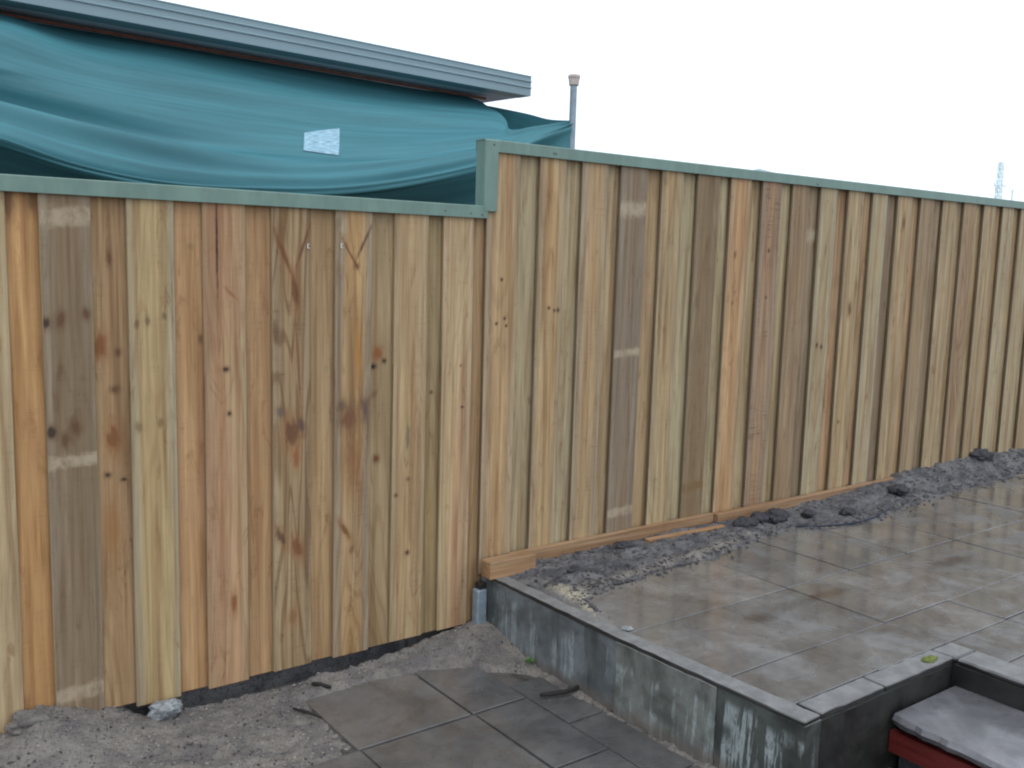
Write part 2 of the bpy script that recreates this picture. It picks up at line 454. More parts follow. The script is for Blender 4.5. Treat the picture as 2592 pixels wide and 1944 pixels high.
def concrete(name, a, b, streaks=0.0, moss=0.4, top=-0.05, topcol=None):
    mt, nt, bs = new_mat(name)
    P = wpos(nt)
    sp = nt.n.new('ShaderNodeSeparateXYZ'); nt.put(sp.inputs[0], P)
    n1 = nt.noise(P, 6, 6, 0.62, 0.5)
    n3 = nt.noise(P, 150, 3, 0.6)
    vs = nt.noise(nt.scale(P, (9, 9, 1.3)), 1, 4, 0.6, 0.4)
    c = nt.mix(nt.mapr(n1, 0.35, 0.65), a, b)
    c = nt.mix(nt.mapr(vs, 0.46, 0.70, 0, moss), c, lin(40, 44, 38))
    if streaks:
        sv = nt.noise(nt.scale(P, (30, 30, 2.2), (4, 2, 9)), 1, 4, 0.62, 0.25)
        sb = nt.noise(nt.scale(P, (5, 5, 2)), 1, 3)
        zz = nt.math('ADD', sp.outputs[2], nt.math('MULTIPLY', nt.math('SUBTRACT', sb, 0.5), 0.16))
        mk = nt.math('MULTIPLY', nt.mapr(sv, 0.52, 0.58), nt.mapr(zz, top, top - 0.035))
        mk = nt.math('MULTIPLY', mk, nt.mapr(nt.noise(P, 6, 3), 0.38, 0.56))
        mk = nt.math('MULTIPLY', mk, nt.mapr(nt.noise(nt.scale(P, (60, 60, 30)), 1, 4, 0.7), 0.30, 0.52))
        c = nt.mix(nt.math('MULTIPLY', mk, streaks), c, lin(158, 168, 168))
    c = nt.mix(nt.mapr(n3, 0.5, 0.75, 0, 0.5), c, nt.mix(1.0, c, (0.55, 0.55, 0.55, 1), 'MULTIPLY'))
    pores = nt.noise(P, 85, 2, 0.5)
    c = nt.mix(nt.mapr(pores, 0.68, 0.76, 0, 0.7), c, lin(38, 38, 38))
    if topcol is not None or streaks:
        zs = nt.math('ADD', sp.outputs[2], nt.math('MULTIPLY', nt.math('SUBTRACT', nt.noise(P, 22, 4, 0.7), 0.5), 0.10))
        c = nt.mix(nt.mapr(zs, -0.215, -0.275, 0, 0.75), c, lin(98, 90, 82))
    if topcol is not None:            # upward faces painted paler, for skylight and drier concrete
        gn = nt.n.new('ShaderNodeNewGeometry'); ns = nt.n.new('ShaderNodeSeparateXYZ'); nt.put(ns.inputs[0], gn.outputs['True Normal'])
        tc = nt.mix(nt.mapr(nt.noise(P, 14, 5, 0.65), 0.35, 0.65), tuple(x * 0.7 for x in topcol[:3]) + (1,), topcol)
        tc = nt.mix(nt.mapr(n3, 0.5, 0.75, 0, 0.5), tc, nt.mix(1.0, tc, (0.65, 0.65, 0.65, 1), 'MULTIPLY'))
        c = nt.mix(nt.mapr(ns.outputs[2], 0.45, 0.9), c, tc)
    nt.put(bs.inputs['Base Color'], c)
    nt.put(bs.inputs['Roughness'], nt.mapr(n1, 0.3, 0.7, 0.45, 0.8))
    nt.put(bs.inputs['Normal'], nt.bump(nt.math('ADD', n1, nt.math('MULTIPLY', n3, 0.4)), 0.3, 0.006))
    return mt
M['wall_near'] = concrete('stained concrete', lin(84, 87, 82), lin(118, 121, 116), 0.65, 0.75, -0.06, lin(132, 132, 130))
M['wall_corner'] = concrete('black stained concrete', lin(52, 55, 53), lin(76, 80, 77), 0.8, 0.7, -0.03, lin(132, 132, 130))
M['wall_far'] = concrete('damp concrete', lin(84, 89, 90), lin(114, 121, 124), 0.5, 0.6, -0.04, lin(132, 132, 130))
M['wall_shaded'] = concrete('concrete darkened for shade', lin(26, 25, 24), lin(40, 38, 36), 0.0, 0.8)  # near-black base colour paints in the shade on the recess walls
M['coping'] = concrete('coping concrete shaded sides', lin(34, 33, 32), lin(52, 50, 48), 0.0, 0.5, -0.05, lin(128, 128, 127))  # sides coloured dark like the shaded wall face, top painted light
M['tread'] = slab_material('rough stone tread', 0.6, lin(90, 89, 92), lin(136, 134, 138))

def cloth_material(name, col, trans=0.12, thin=0.08, hi=1.15, low=0.88):
    mt, nt, bs = new_mat(name)
    nt.n.remove(bs)
    P = wpos(nt)
    uv = nt.n.new('ShaderNodeUVMap').outputs[0]
    n = nt.noise(nt.scale(uv, (5, 26, 1)), 1, 4, 0.6)
    wv = nt.noise(P, 420, 2, 0.6)
    knit = nt.n.new('ShaderNodeTexWave'); knit.bands_direction = 'Y'
    nt.put(knit.inputs[0], uv); knit.inputs['Scale'].default_value = 17; knit.inputs['Distortion'].default_value = 0.6
    lo = tuple(x * low for x in col[:3]) + (1,); hg = tuple(x * hi for x in col[:3]) + (1,)
    c = nt.mix(nt.mapr(n, 0.3, 0.7), lo, hg)
    c = nt.mix(nt.mapr(wv, 0.4, 0.7, 0, 0.35), c, nt.mix(1.0, c, (1.5, 1.3, 1.25, 1), 'MULTIPLY'))
    c = nt.mix(nt.math('MULTIPLY', knit.outputs[1], 0.16), c, nt.mix(1.0, c, (0.6, 0.62, 0.66, 1), 'MULTIPLY'))
    d = nt.n.new('ShaderNodeBsdfDiffuse'); nt.put(d.inputs[0], c)
    t = nt.n.new('ShaderNodeBsdfTranslucent'); nt.put(t.inputs[0], c)
    g = nt.n.new('ShaderNodeBsdfGlossy'); g.inputs['Roughness'].default_value = 0.55
    tr = nt.n.new('ShaderNodeBsdfTransparent')
    def mx(f, a, b):
        s = nt.n.new('ShaderNodeMixShader'); s.inputs[0].default_value = f
        nt.l.new(a, s.inputs[1]); nt.l.new(b, s.inputs[2]); return s.outputs[0]
    o = mx(trans, d.outputs[0], t.outputs[0])
    o = mx(0.04, o, g.outputs[0])
    if thin: o = mx(thin, o, tr.outputs[0])
    nt.l.new(o, nt.n['Material Output'].inputs[0])
    return mt
M['cloth'] = cloth_material('teal shade cloth', lin(72, 132, 142), 0.22, 0.0)
M['cloth_patch'] = cloth_material('pale patch cloth', lin(160, 200, 218), 0.15, 0.0, 1.25, 0.6)  # wide tone range draws wrinkle stripes into the patch colour

# ------------------------------------------------------------------ ground and terraces
def terrain(name, xs, ys, hf, mat, kind='structure', sandf=None):
    X, Y = np.meshgrid(xs, ys)
    Z = hf(X, Y)
    vs = np.stack([X, Y, Z], -1).reshape(-1, 3)
    o = mesh_obj(name, vs.tolist(), grid_faces(len(xs), len(ys)), mat, smooth=True)
    if sandf is not None:
        a = o.data.attributes.new('sand', 'FLOAT', 'POINT')
        a.data.foreach_set('value', sandf(X, Y).ravel().astype(np.float32))
    return tag(o, kind=kind)

bm = bmesh.new()
R_ = 900
add_box(bm, -R_, R_, -R_, R_, -0.75, -0.42)
tag(bm_obj('ground', bm, M['earth']), kind='structure')

AX = np.array([-2, 0.3, 0.47, 0.56, 0.64, 0.80, 0.90, 1.0, 1.2, 1.6, 1.9, 2.05, 2.2, 2.4])
AZ = np.array([0.09, 0.09, 0.10, 0.145, 0.125, 0.07, 0.035, 0.022, 0.014, 0.016, 0.030, 0.060, 0.078, 0.07])
def lower_h(X, Y):
    a = np.interp(X, AX, AZ)
    up = sstep(-0.42, -0.02, Y)
    base = -0.287 + a * up - 0.05 * sstep(-0.01, 0.06, Y) * sstep(0.82, 0.92, X)
    slab = sstep(1.36, 1.46, X) * sstep(-0.10, -0.17, Y) * sstep(2.13, 2.07, X + 0.15 * sstep(-0.25, -0.45, Y) * -1)
    base = base - slab * 0.02 * (1 - up * 0.0)
    base = base + sstep(2.16, 2.29, X) * 0.016 * sstep(-1.3, -0.2, Y)
    rough = 0.012 * fbm(X * 9, Y * 9, 3, 4) + 0.010 * fbm(X * 40, Y * 40, 9, 3)
    return base + rough * (1 - 0.75 * slab)
tag(terrain('gravel_bed', np.linspace(-0.4, 2.34, 340), np.linspace(-1.9, 0.30, 280), lower_h, M['gravel']), kind='structure')
# coarser sheet round it, on the photographer's side and beyond the fence
bm = bmesh.new(); add_box(bm, -6, 2.34, -7, 0.9, -0.42, -0.315)
tag(bm_obj('yard_ground', bm, M['gravel']), kind='structure')
bm = bmesh.new(); add_box(bm, -4, 9, 0.085, 9, -0.419, -0.20)
tag(bm_obj('neighbour_ground', bm, M['soil']), kind='structure')

# upper terrace bed and slabs
bm = bmesh.new()
add_box(bm, 2.36, 9.5, -1.53, 0.15, -0.40, -0.007)
add_box(bm, 3.20, 9.5, -5.0, -1.5301, -0.40, -0.007)
terrace = tag(bm_obj('terrace', bm, M['bed']), kind='structure')

def slab(parent, x0, x1, y0, y1, ztop, mat, th=0.04, tilt=0.003):
    bm = bmesh.new()
    w, d = (x1 - x0) / 2, (y1 - y0) / 2
    add_box(bm, -w, w, -d, d, -th, 0, 0.0022, 1)
    o = bm_obj('paving_slab', bm, mat, parent, loc=((x0 + x1) / 2, (y0 + y1) / 2, ztop + random.uniform(-0.003, 0.002)))
    o.rotation_euler = (random.uniform(-tilt, tilt), random.uniform(-tilt, tilt), random.uniform(-0.006, 0.006))
    return o
xj = [2.352, 2.843, 3.258, 3.695, 4.150, 4.572] + [4.572 + 0.443 * k for k in range(1, 11)]
yj = [-0.372, -0.827, -1.277, -1.518]
G = 0.0032
for i in range(len(xj) - 1):
    for j in range(3):
        x0, x1 = xj[i] + G, xj[i + 1] - G
        y0, y1 = yj[j + 1] + G, yj[j] - G
        if j == 0:
            y1 = -0.425 if i == 0 else (-0.385 if i == 1 else -0.25)
        slab(terrace, x0, x1, y0, y1, 0.0, M['slab_upper'])
yk = [-1.518, -1.727, -2.177, -2.627, -3.077]
for i in range(2, len(xj) - 1):
    for j in range(4):
        x0 = 3.285 if i == 2 else xj[i] + G
        slab(terrace, x0, xj[i + 1] - G, yk[j + 1] + G, yk[j] - G, 0.0, M['slab_upper'])

# lower paving
bm = bmesh.new(); add_box(bm, 1.36, 2.28, -1.9, -0.14, -0.34, -0.290)
lower = tag(bm_obj('lower_paving', bm, M['bed']), kind='structure')
for (x0, x1, y0, y1) in ((1.41, 1.855, -0.562, -0.128), (1.865, 2.10, -0.562, -0.128),
                         (0.975, 1.408, -1.01, -0.572), (1.418, 1.862, -1.01, -0.572), (1.872, 2.10, -1.01, -0.572),
                         (0.975, 1.408, -1.46, -1.02), (1.418, 1.862, -1.46, -1.02), (1.872, 2.10, -1.46, -1.02),
                         (2.108, 2.272, -0.80, -0.45), (2.108, 2.272, -1.24, -0.81), (2.108, 2.272, -1.68, -1.25)):
    slab(lower, x0, x1, y0, y1, -0.281, M['slab_lower'], 0.04, 0.006)

# soil strip between paving and fence on the terrace
BX = np.array([2.33, 2.38, 2.45, 2.60, 2.77, 2.81, 3.10, 3.36, 3.55, 3.74, 4.05, 4.17, 4.40, 4.62, 4.90, 5.30, 5.65, 6.0, 6.5, 9.5])
BY = np.array([-0.78, -0.66, -0.47, -0.42, -0.405, -0.40, -0.375, -0.365, -0.33, -0.29, -0.265, -0.35, -0.385, -0.385, -0.345, -0.285, -0.29, -0.28, -0.24, -0.22])
def soil_h(X, Y):
    yb = np.interp(X, BX, BY) + 0.022 * fbm(X * 7, X * 0 + 0.3, 5, 3) + 0.020 * fbm(X * 26, Y * 26, 15, 3)
    t = Y - yb
    h = -0.030 + 0.036 * sstep(-0.03, 0.015, t) + 0.003 * sstep(0.0, 0.30, t)
    rise = np.interp(X, [2.3, 3.2, 4.2, 4.9, 5.4, 6.2, 9.5], [0.0, 0.012, 0.018, 0.04, 0.065, 0.085, 0.085])
    h = h + rise * sstep(0.02, 0.30, t)
    h = h - 0.012 * sstep(2.46, 2.34, X)
    inn = sstep(-0.02, 0.03, t)
    return h + inn * (0.016 * fbm(X * 9, Y * 16, 21, 4) + 0.010 * fbm(X * 34, Y * 34, 31, 3))
def sand_w(X, Y):
    d = np.minimum(np.hypot((X - 2.43) / 0.055, (Y + 0.40) / 0.13), np.hypot((X - 2.375) / 0.035, (Y + 0.60) / 0.15))
    w = np.clip(1.35 - d + 0.6 * fbm(X * 18, Y * 18, 77, 3), 0, 1)
    d2 = np.abs(Y - np.interp(X, BX, BY) - 0.05) / 0.05 + np.clip(X - 3.5, 0, 9) / 0.5
    return np.clip(w + 0.40 * np.clip(1.1 - d2 + 0.7 * fbm(X * 15, Y * 15, 7, 3), 0, 1), 0, 1)
terrain('soil_strip', np.concatenate([np.linspace(2.345, 5.0, 380), np.linspace(5.01, 9.5, 260)]), np.linspace(-0.82, 0.03, 125), soil_h, M['soil'], 'structure', sand_w)

def stones(name, n, place, rmin, rmax, mat, flat=0.6):
    """many tiny irregular lumps joined into one heap"""
    vs, fs = [], []
    t = (1 + 5 ** 0.5) / 2
    iv = np.array([(-1, t, 0), (1, t, 0), (-1, -t, 0), (1, -t, 0), (0, -1, t), (0, 1, t), (0, -1, -t), (0, 1, -t), (t, 0, -1), (t, 0, 1), (-t, 0, -1), (-t, 0, 1)]) / 1.9
    fi = [(0, 11, 5), (0, 5, 1), (0, 1, 7), (0, 7, 10), (0, 10, 11), (1, 5, 9), (5, 11, 4), (11, 10, 2), (10, 7, 6), (7, 1, 8), (3, 9, 4), (3, 4, 2), (3, 2, 6), (3, 6, 8), (3, 8, 9), (4, 9, 5), (2, 4, 11), (6, 2, 10), (8, 6, 7), (9, 8, 1)]
    rng = np.random.default_rng(hash(name) % 1 + n)
    for k in range(n):
        x, y, z = place(rng)
        r = rmin + (rmax - rmin) * rng.random() ** 2.5
        s = np.array([r * rng.uniform(0.7, 1.4), r * rng.uniform(0.7, 1.4), r * flat * rng.uniform(0.7, 1.2)])
        a = rng.uniform(0, 6.3)
        p = iv * (1 + rng.uniform(-0.25, 0.25, (12, 1))) * s
        q = np.stack([p[:, 0] * math.cos(a) - p[:, 1] * math.sin(a) + x, p[:, 0] * math.sin(a) + p[:, 1] * math.cos(a) + y, p[:, 2] + z + s[2] * 0.3], -1)
        b = len(vs)
        vs.extend(q.tolist()); fs.extend([(i + b, j + b, l + b) for i, j, l in fi])
    return tag(mesh_obj(name, vs, fs, mat), kind='stuff')
def on_gravel(rng):
    while True:
        x, y = rng.uniform(0.3, 2.25), rng.uniform(-1.1, 0.02)
        if 1.40 < x < 2.11 and y < -0.12 and rng.random() < 0.93: continue
        return x, y, float(lower_h(np.array([x]), np.array([y]))[0])
tag(stones('gravel_stones', 2600, on_gravel, 0.0015, 0.006, M['stone']), label='loose pale grey gravel stones on the lower yard', cat='gravel')
def on_gravel_dark(rng):
    while True:
        x, y = rng.uniform(0.3, 2.29), rng.uniform(-1.2, 0.03)
        if 1.40 < x < 2.10 and y < -0.12: continue
        return x, y, float(lower_h(np.array([x]), np.array([y]))[0])
tag(stones('dark_grit', 1500, on_gravel_dark, 0.0012, 0.006, M['clod']), label='dark grit scattered through the lower yard gravel', cat='grit')
def on_soil(rng):
    x = 2.4 + 5.0 * rng.random() ** 1.4
    yb = float(np.interp(x, BX, BY))
    y = rng.uniform(yb + 0.02, -0.01) if rng.random() < 0.6 else yb + 0.02 + rng.normal(0, 0.035)
    return max(x, 2.37), min(y, -0.01), max(0.0, float(soil_h(np.array([x]), np.array([y]))[0]))
tag(stones('soil_crumbs', 2600, on_soil, 0.002, 0.010, M['crumb'], 0.6), label='dark soil crumbs strewn along the strip beside the upper fence', cat='soil')

# ------------------------------------------------------------------ retaining wall with the step recess
wallr = tag(empty('retaining_wall', (2.30, -0.8, -0.30)), 'low stained concrete retaining wall holding up the paved terrace', 'wall')
def wall_piece(name, pts, z0, z1, mat, cut=None, bev=0.006):
    bm = bmesh.new()
    lo = [bm.verts.new((x, y, z0)) for x, y in pts]; hi = [bm.verts.new((x, y, z1)) for x, y in pts]
    n = len(pts)
    bm.faces.new(lo[::-1]); bm.faces.new(hi)
    for k in range(n): bm.faces.new((lo[k], lo[(k + 1) % n], hi[(k + 1) % n], hi[k]))
    if bev: bmesh.ops.bevel(bm, geom=list(bm.edges), offset=bev, segments=1, affect='EDGES')
    le = [e for e in bm.edges if e.calc_length() > 0.3]
    bmesh.ops.subdivide_edges(bm, edges=le, cuts=40, use_grid_fill=True)
    from mathutils import noise
    for v in bm.verts:
        q = v.co * 22
        v.co += Vector((noise.noise(q), noise.noise(q + Vector((9, 3, 1))), noise.noise(q * 0.6 + Vector((2, 7, 5))))) * 0.0028
    o = bm_obj(name, bm, mat)
    o.parent = wallr
    o.matrix_parent_inverse = Matrix.Translation(-Vector(wallr.location))
    return o
ZB = -0.40
wall_piece('wall_panel', [(2.292, -0.832), (2.352, -0.832), (2.346, 0.0), (2.284, 0.0)], ZB, -0.0125, M['wall_far'], bev=0.002)
wall_piece('wall_panel', [(2.300, -1.286), (2.375, -1.286), (2.352, -0.835), (2.284, -0.835)], ZB, -0.0125, M['wall_near'], bev=0.002)
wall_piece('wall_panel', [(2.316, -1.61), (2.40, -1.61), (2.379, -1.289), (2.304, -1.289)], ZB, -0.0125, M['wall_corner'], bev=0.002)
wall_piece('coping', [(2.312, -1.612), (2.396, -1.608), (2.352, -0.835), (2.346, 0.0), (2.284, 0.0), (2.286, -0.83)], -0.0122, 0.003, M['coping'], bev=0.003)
wall_piece('side_wall', [(2.402, -1.605), (3.15, -1.605), (3.15, -1.53), (2.402, -1.53)], ZB, -0.016, M['wall_shaded'])
wall_piece('back_wall', [(3.152, -5.0), (3.20, -5.0), (3.20, -1.53), (3.152, -1.53)], ZB, -0.016, M['wall_shaded'])
for (x0, x1) in ((2.402, 2.735), (2.741, 3.147)):
    wall_piece('coping', [(x0, -1.607), (x1, -1.607), (x1, -1.522), (x0, -1.522)], -0.0155, 0.004, M['coping'], bev=0.003)
for (y0, y1) in ((-2.1, -1.618), (-2.6, -2.106), (-3.1, -2.606)):
    wall_piece('coping', [(3.147, y0), (3.279, y0), (3.279, y1), (3.147, y1)], -0.015, 0.004, M['coping'])
wall_piece('coping', [(3.150, -1.614), (3.279, -1.614), (3.279, -1.522), (3.150, -1.522)], -0.015, 0.0035, M['coping'])

# the step in the recess
step = tag(empty('step', (2.95, -2.4, -0.30)), 'stone step with a red riser in the recess of the terrace', 'step')
def ragged_slab(name, x0, x1, y0, y1, z0, z1, mat, parent):
    n = 60
    out = []
    for k in range(n + 1):
        y = y1 + (y0 - y1) * k / n
        out.append((x0 + 0.006 * math.sin(y * 13) + 0.0035 * random.uniform(-1, 1) + 0.03 * max(0, 1 - (y1 - y) / 0.12), y))
    pts = out + [(x1, y0), (x1, y1)]
    bm = bmesh.new()
    lo = [bm.verts.new((x + random.uniform(0.006, 0.014) * (x < x1 - 0.1), y, z0)) for x, y in pts]
    mid = [bm.verts.new((x - random.uniform(0, 0.005) * (x < x1 - 0.1), y, z1 - 0.016)) for x, y in pts]
    hi = [bm.verts.new((x + random.uniform(0.006, 0.011) * (x < x1 - 0.1), y, z1)) for x, y in pts]
    N = len(pts)
    bm.faces.new(lo[::-1]); bm.faces.new(hi)
    for A, B in ((lo, mid), (mid, hi)):
        for k in range(N): bm.faces.new((A[k], A[(k + 1) % N], B[(k + 1) % N], B[k]))
    o = bm_obj(name, bm, mat)
    o.parent = parent; o.matrix_parent_inverse = Matrix.Translation(-Vector(parent.location))
    return o
ragged_slab('tread', 2.742, 3.148, -3.3, -1.622, -0.128, -0.092, M['tread'], step)
r_ = box('riser', 2.775, 2.80, -3.3, -1.612, -0.224, -0.152, M['red'])
r_.parent = step; r_.matrix_parent_inverse = Matrix.Translation(-Vector(step.location))
f_ = box('step_fill', 2.83, 3.148, -3.3, -1.62, -0.40, -0.130, M['clod'])
f_.parent = step; f_.matrix_parent_inverse = Matrix.Translation(-Vector(step.location))
bm = bmesh.new(); add_box(bm, 2.35, 2.80, -4.2, -1.607, -0.40, -0.29)
tag(bm_obj('yard_path', bm, M['bed']), kind='structure')

# ------------------------------------------------------------------ fences
lower_fence = tag(empty('timber_fence', (1.2, 0, -0.25)), 'lower pine paling fence under the green cloth, left of the step up', 'fence', 'pine paling fences in two steps')
upper_fence = tag(empty('timber_fence', (4.5, 0, 0)), 'upper pine paling fence rising above the paved terrace on the right', 'fence', 'pine paling fences in two steps')

def own(o, parent):
    o.parent = parent
    o.matrix_parent_inverse = Matrix.Translation(-Vector(parent.location))
    return o

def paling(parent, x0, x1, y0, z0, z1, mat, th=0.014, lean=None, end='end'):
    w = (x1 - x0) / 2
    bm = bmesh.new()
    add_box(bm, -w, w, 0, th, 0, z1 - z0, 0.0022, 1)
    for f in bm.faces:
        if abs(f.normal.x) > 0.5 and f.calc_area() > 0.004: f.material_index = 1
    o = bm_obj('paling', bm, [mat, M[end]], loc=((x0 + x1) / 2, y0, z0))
    o.rotation_euler = (random.uniform(-0.0008, 0.0008), random.uniform(-0.0018, 0.0018) if lean is None else lean, random.uniform(-0.012, 0.012))
    return own(o, parent)

BK, BR, OB = lin(50, 38, 30), lin(98, 70, 48), lin(144, 98, 60)
PB = lin(176, 160, 136)
def kn(x, z, s=0.013, st=1.6, core=BK, halo=BR, a=0.85, sh=0.0): return (x, z, s, st, core, halo, a, sh)
ZL0, ZL1 = -0.215, 1.515
# front palings of the lower fence: x0, x1, bottom, material settings (knot heights are measured from the paling's foot)
LOW = [
 (0.375, 0.524, -0.30, dict(base=PALE, heart=TAN, edge_amt=0.3, rings=0.1)),
 (0.616, 0.765, -0.235, dict(base=lin(118, 102, 90), heart=lin(126, 104, 84), edge=lin(142, 134, 120), edge_amt=0.5, stain=lin(96, 84, 70), stain_amt=0.5, rings=0.1,
   knots=[kn(-0.064, 1.325, 0.013, 1.5), kn(-0.022, 1.335, 0.014, 1.9, BR), kn(0.052, 1.352, 0.012, 1.6, BR), kn(-0.06, 0.985, 0.015, 1.6), kn(0.01, 0.995, 0.018, 1.6, BR), kn(-0.02, 0.955, 0.016, 1.5, BR)],
   bands=[(1.652, 0.036, PB), (0.888, 0.024, PB), (0.118, 0.030, PB)])),
 (0.867, 1.017, -0.222, dict(base=lin(190, 166, 116), heart=lin(182, 152, 102), edge=lin(172, 166, 140), edge_amt=0.75, rings=0.16,
   knots=[kn(-0.05, 1.30, 0.011, 1.6, BR, OLIVE, 0.6), kn(-0.015, 1.31, 0.011, 1.7, BR, OLIVE, 0.6), kn(0.04, 1.325, 0.011, 1.4, BR, OLIVE, 0.6),
          kn(-0.05, 0.96, 0.016, 1.3, BR, OLIVE, 0.5), kn(0.02, 0.97, 0.015, 1.3, BR, OLIVE, 0.5)])),
 (1.114, 1.262, -0.218, dict(base=lin(190, 158, 118), heart=lin(196, 142, 104), edge_amt=0.4, rings=0.2, stain=lin(182, 124, 98), stain_amt=0.35,
   knots=[kn(-0.026, 1.57, 0.0042, 44, lin(58, 42, 42), BR, 0.95), kn(0.02, 1.40, 0.008, 2.5, lin(140, 96, 64), OB, 0.7, -0.9), kn(0.0, 1.14, 0.012, 0.8), kn(0.01, 0.985, 0.008, 1.2), kn(0.02, 0.30, 0.014, 3, lin(120, 66, 40), OB, 0.7)])),
 (1.356, 1.506, -0.215, dict(base=lin(170, 146, 110), heart=lin(158, 126, 88), edge=lin(160, 146, 118), edge_amt=0.5, rings=0.65, saw=0.5,
   knots=[kn(-0.032, 1.535, 0.011, 9, lin(104, 68, 46), OB, 0.8, -0.42), kn(0.045, 1.57, 0.007, 14, lin(96, 66, 54), OB, 0.75, 0.35), kn(0.012, 1.40, 0.017, 3.6, lin(96, 62, 44), OB, 0.85, -0.15), kn(0.022, 1.165, 0.005, 36, lin(110, 74, 60), OB, 0.7, -0.06),
          kn(0.0, 0.89, 0.034, 1.7, lin(100, 68, 48), lin(150, 96, 56), 0.85), kn(0.035, 0.92, 0.012, 3.0, lin(84, 66, 66), BR, 0.7, -0.2), kn(0.015, 0.80, 0.014, 3.2, lin(140, 82, 46), OB, 0.75), kn(-0.045, 0.97, 0.016, 1.4, lin(88, 80, 78), BR, 0.6),
          kn(-0.045, 0.51, 0.016, 2.6, lin(84, 62, 46), OB, 0.8, -0.4), kn(0.02, 0.46, 0.022, 2.0, lin(118, 70, 40), OB, 0.75, -0.2), kn(0.0, 0.20, 0.02, 1.6, lin(120, 86, 56), OB, 0.5)])),
 (1.596, 1.747, -0.215, dict(base=lin(178, 150, 110), heart=lin(186, 142, 84), edge=lin(146, 140, 124), edge_amt=0.75, rings=0.35, saw=0.3,
   knots=[kn(-0.018, 1.545, 0.006, 10, lin(104, 70, 54), OB, 0.75, -0.6), kn(0.042, 1.59, 0.006, 11, lin(84, 62, 60), BR, 0.8, 0.5), kn(0.012, 1.50, 0.010, 1.2, lin(104, 72, 58), BR, 0.7), kn(0.02, 1.18, 0.014, 9, lin(176, 124, 58), OB, 0.6, -0.05),
          kn(0.05, 0.96, 0.012, 4, lin(80, 70, 74), BR, 0.7), kn(-0.02, 0.93, 0.032, 1.5, lin(112, 72, 54), BR, 0.8), kn(-0.045, 0.98, 0.014, 1.5, lin(96, 76, 66), BR, 0.6), kn(0.0, 0.76, 0.03, 4, lin(130, 86, 54), OB, 0.5),
          kn(-0.03, 0.50, 0.014, 3.2, lin(108, 68, 42), OB, 0.8, -0.6), kn(0.0, 0.42, 0.012, 1.6, lin(110, 74, 50), OB, 0.6)])),
 (1.843, 1.992, -0.215, dict(base=lin(198, 172, 128), heart=lin(194, 158, 112), edge=lin(186, 172, 138), edge_amt=0.4, rings=0.15,
   knots=[kn(-0.005, 0.83, 0.011, 6, lin(110, 98, 80), OLIVE, 0.7), kn(-0.055, 0.60, 0.008, 1, BR), kn(0.0, 0.66, 0.009, 1.0, BR, BR, 0.6), kn(0.0, 0.36, 0.011, 1.0)])),
 (2.066, 2.211, -0.212, dict(base=lin(198, 172, 130), heart=lin(198, 152, 116), edge=lin(196, 176, 142), edge_amt=0.5, rings=0.2, knots=[kn(0.02, 1.10, 0.006, 1, BR, BR, 0.6), kn(0.03, 0.93, 0.007, 0.8)])),
]
LOWB = [
 ((0.524, 0.616), dict(base=lin(204, 148, 88), heart=lin(206, 150, 84), edge=lin(188, 128, 72), edge_amt=0.4, rings=0.12, stain=ORANGE, stain_amt=0.3, knots=[kn(-0.035, 1.66, 0.016, 3.0, BR, BR, 0.6), kn(0.03, 1.68, 0.014, 3.0, BR, BR, 0.6)])),
 ((0.765, 0.867), dict(base=lin(172, 138, 98), heart=lin(170, 128, 84), edge_amt=0.3, rings=0.25, knots=[kn(0.0, 1.50, 0.008, 3, BR), kn(-0.035, 1.22, 0.024, 2.0, lin(126, 76, 42), OB), kn(0.02, 1.20, 0.010, 1.3, BR), kn(0.01, 1.08, 0.014, 0.9, BR), kn(0.0, 0.92, 0.024, 2.2, lin(122, 78, 48), OB), kn(-0.02, 0.80, 0.010, 1), kn(0.03, 0.78, 0.010, 0.7), kn(-0.01, 0.62, 0.03, 3.5, lin(150, 104, 60), OB, 0.5)])),
 ((1.017, 1.114), dict(base=lin(200, 152, 100), heart=lin(196, 142, 92), edge=lin(178, 128, 88), edge_amt=0.4, rings=0.15, knots=[kn(0.01, 1.55, 0.012, 1.2, lin(130, 102, 70), OLIVE, 0.5), kn(0.04, 1.24, 0.008, 2, BR, BR, 0.6)], stain=PINK, stain_amt=0.4)),
 ((1.262, 1.356), dict(base=lin(194, 150, 104), heart=lin(188, 136, 88), edge_amt=0.3, rings=0.2, knots=[kn(-0.01, 1.30, 0.007, 1.3, OLIVE, OLIVE, 0.7), kn(0.0, 1.05, 0.007, 1.0, OLIVE, OLIVE, 0.6)])),
 ((1.506, 1.596), dict(base=lin(188, 156, 112), heart=lin(184, 142, 94), edge_amt=0.4, rings=0.12, knots=[kn(0.0, 1.33, 0.009, 1.2, OLIVE, OLIVE, 0.7), kn(0.02, 1.12, 0.010, 1.2, OLIVE, OLIVE, 0.6)])),
 ((1.747, 1.843), dict(base=lin(166, 144, 108), heart=lin(156, 124, 84), edge=lin(150, 142, 116), edge_amt=0.5, stain=lin(132, 112, 84), stain_amt=0.35, rings=0.3, knots=[kn(-0.01, 1.17, 0.022, 1.3, lin(136, 80, 44), OB), kn(-0.026, 1.12, 0.012, 0.9, lin(24, 18, 16), BK, 1.0), kn(0.02, 1.14, 0.010, 1.0), kn(-0.01, 0.76, 0.014, 1.2, lin(104, 56, 34), BR)])),
 ((1.992, 2.066), dict(base=OLIVE, heart=lin(160, 134, 90), edge=lin(140, 128, 92), edge_amt=0.4, rings=0.2, knots=[kn(0.0, 1.00, 0.008, 1, BR)])),
 ((2.211, 2.268), dict(base=lin(172, 142, 102), heart=lin(168, 128, 86), edge=lin(140, 114, 84), edge_amt=0.5, rings=0.2)),
]
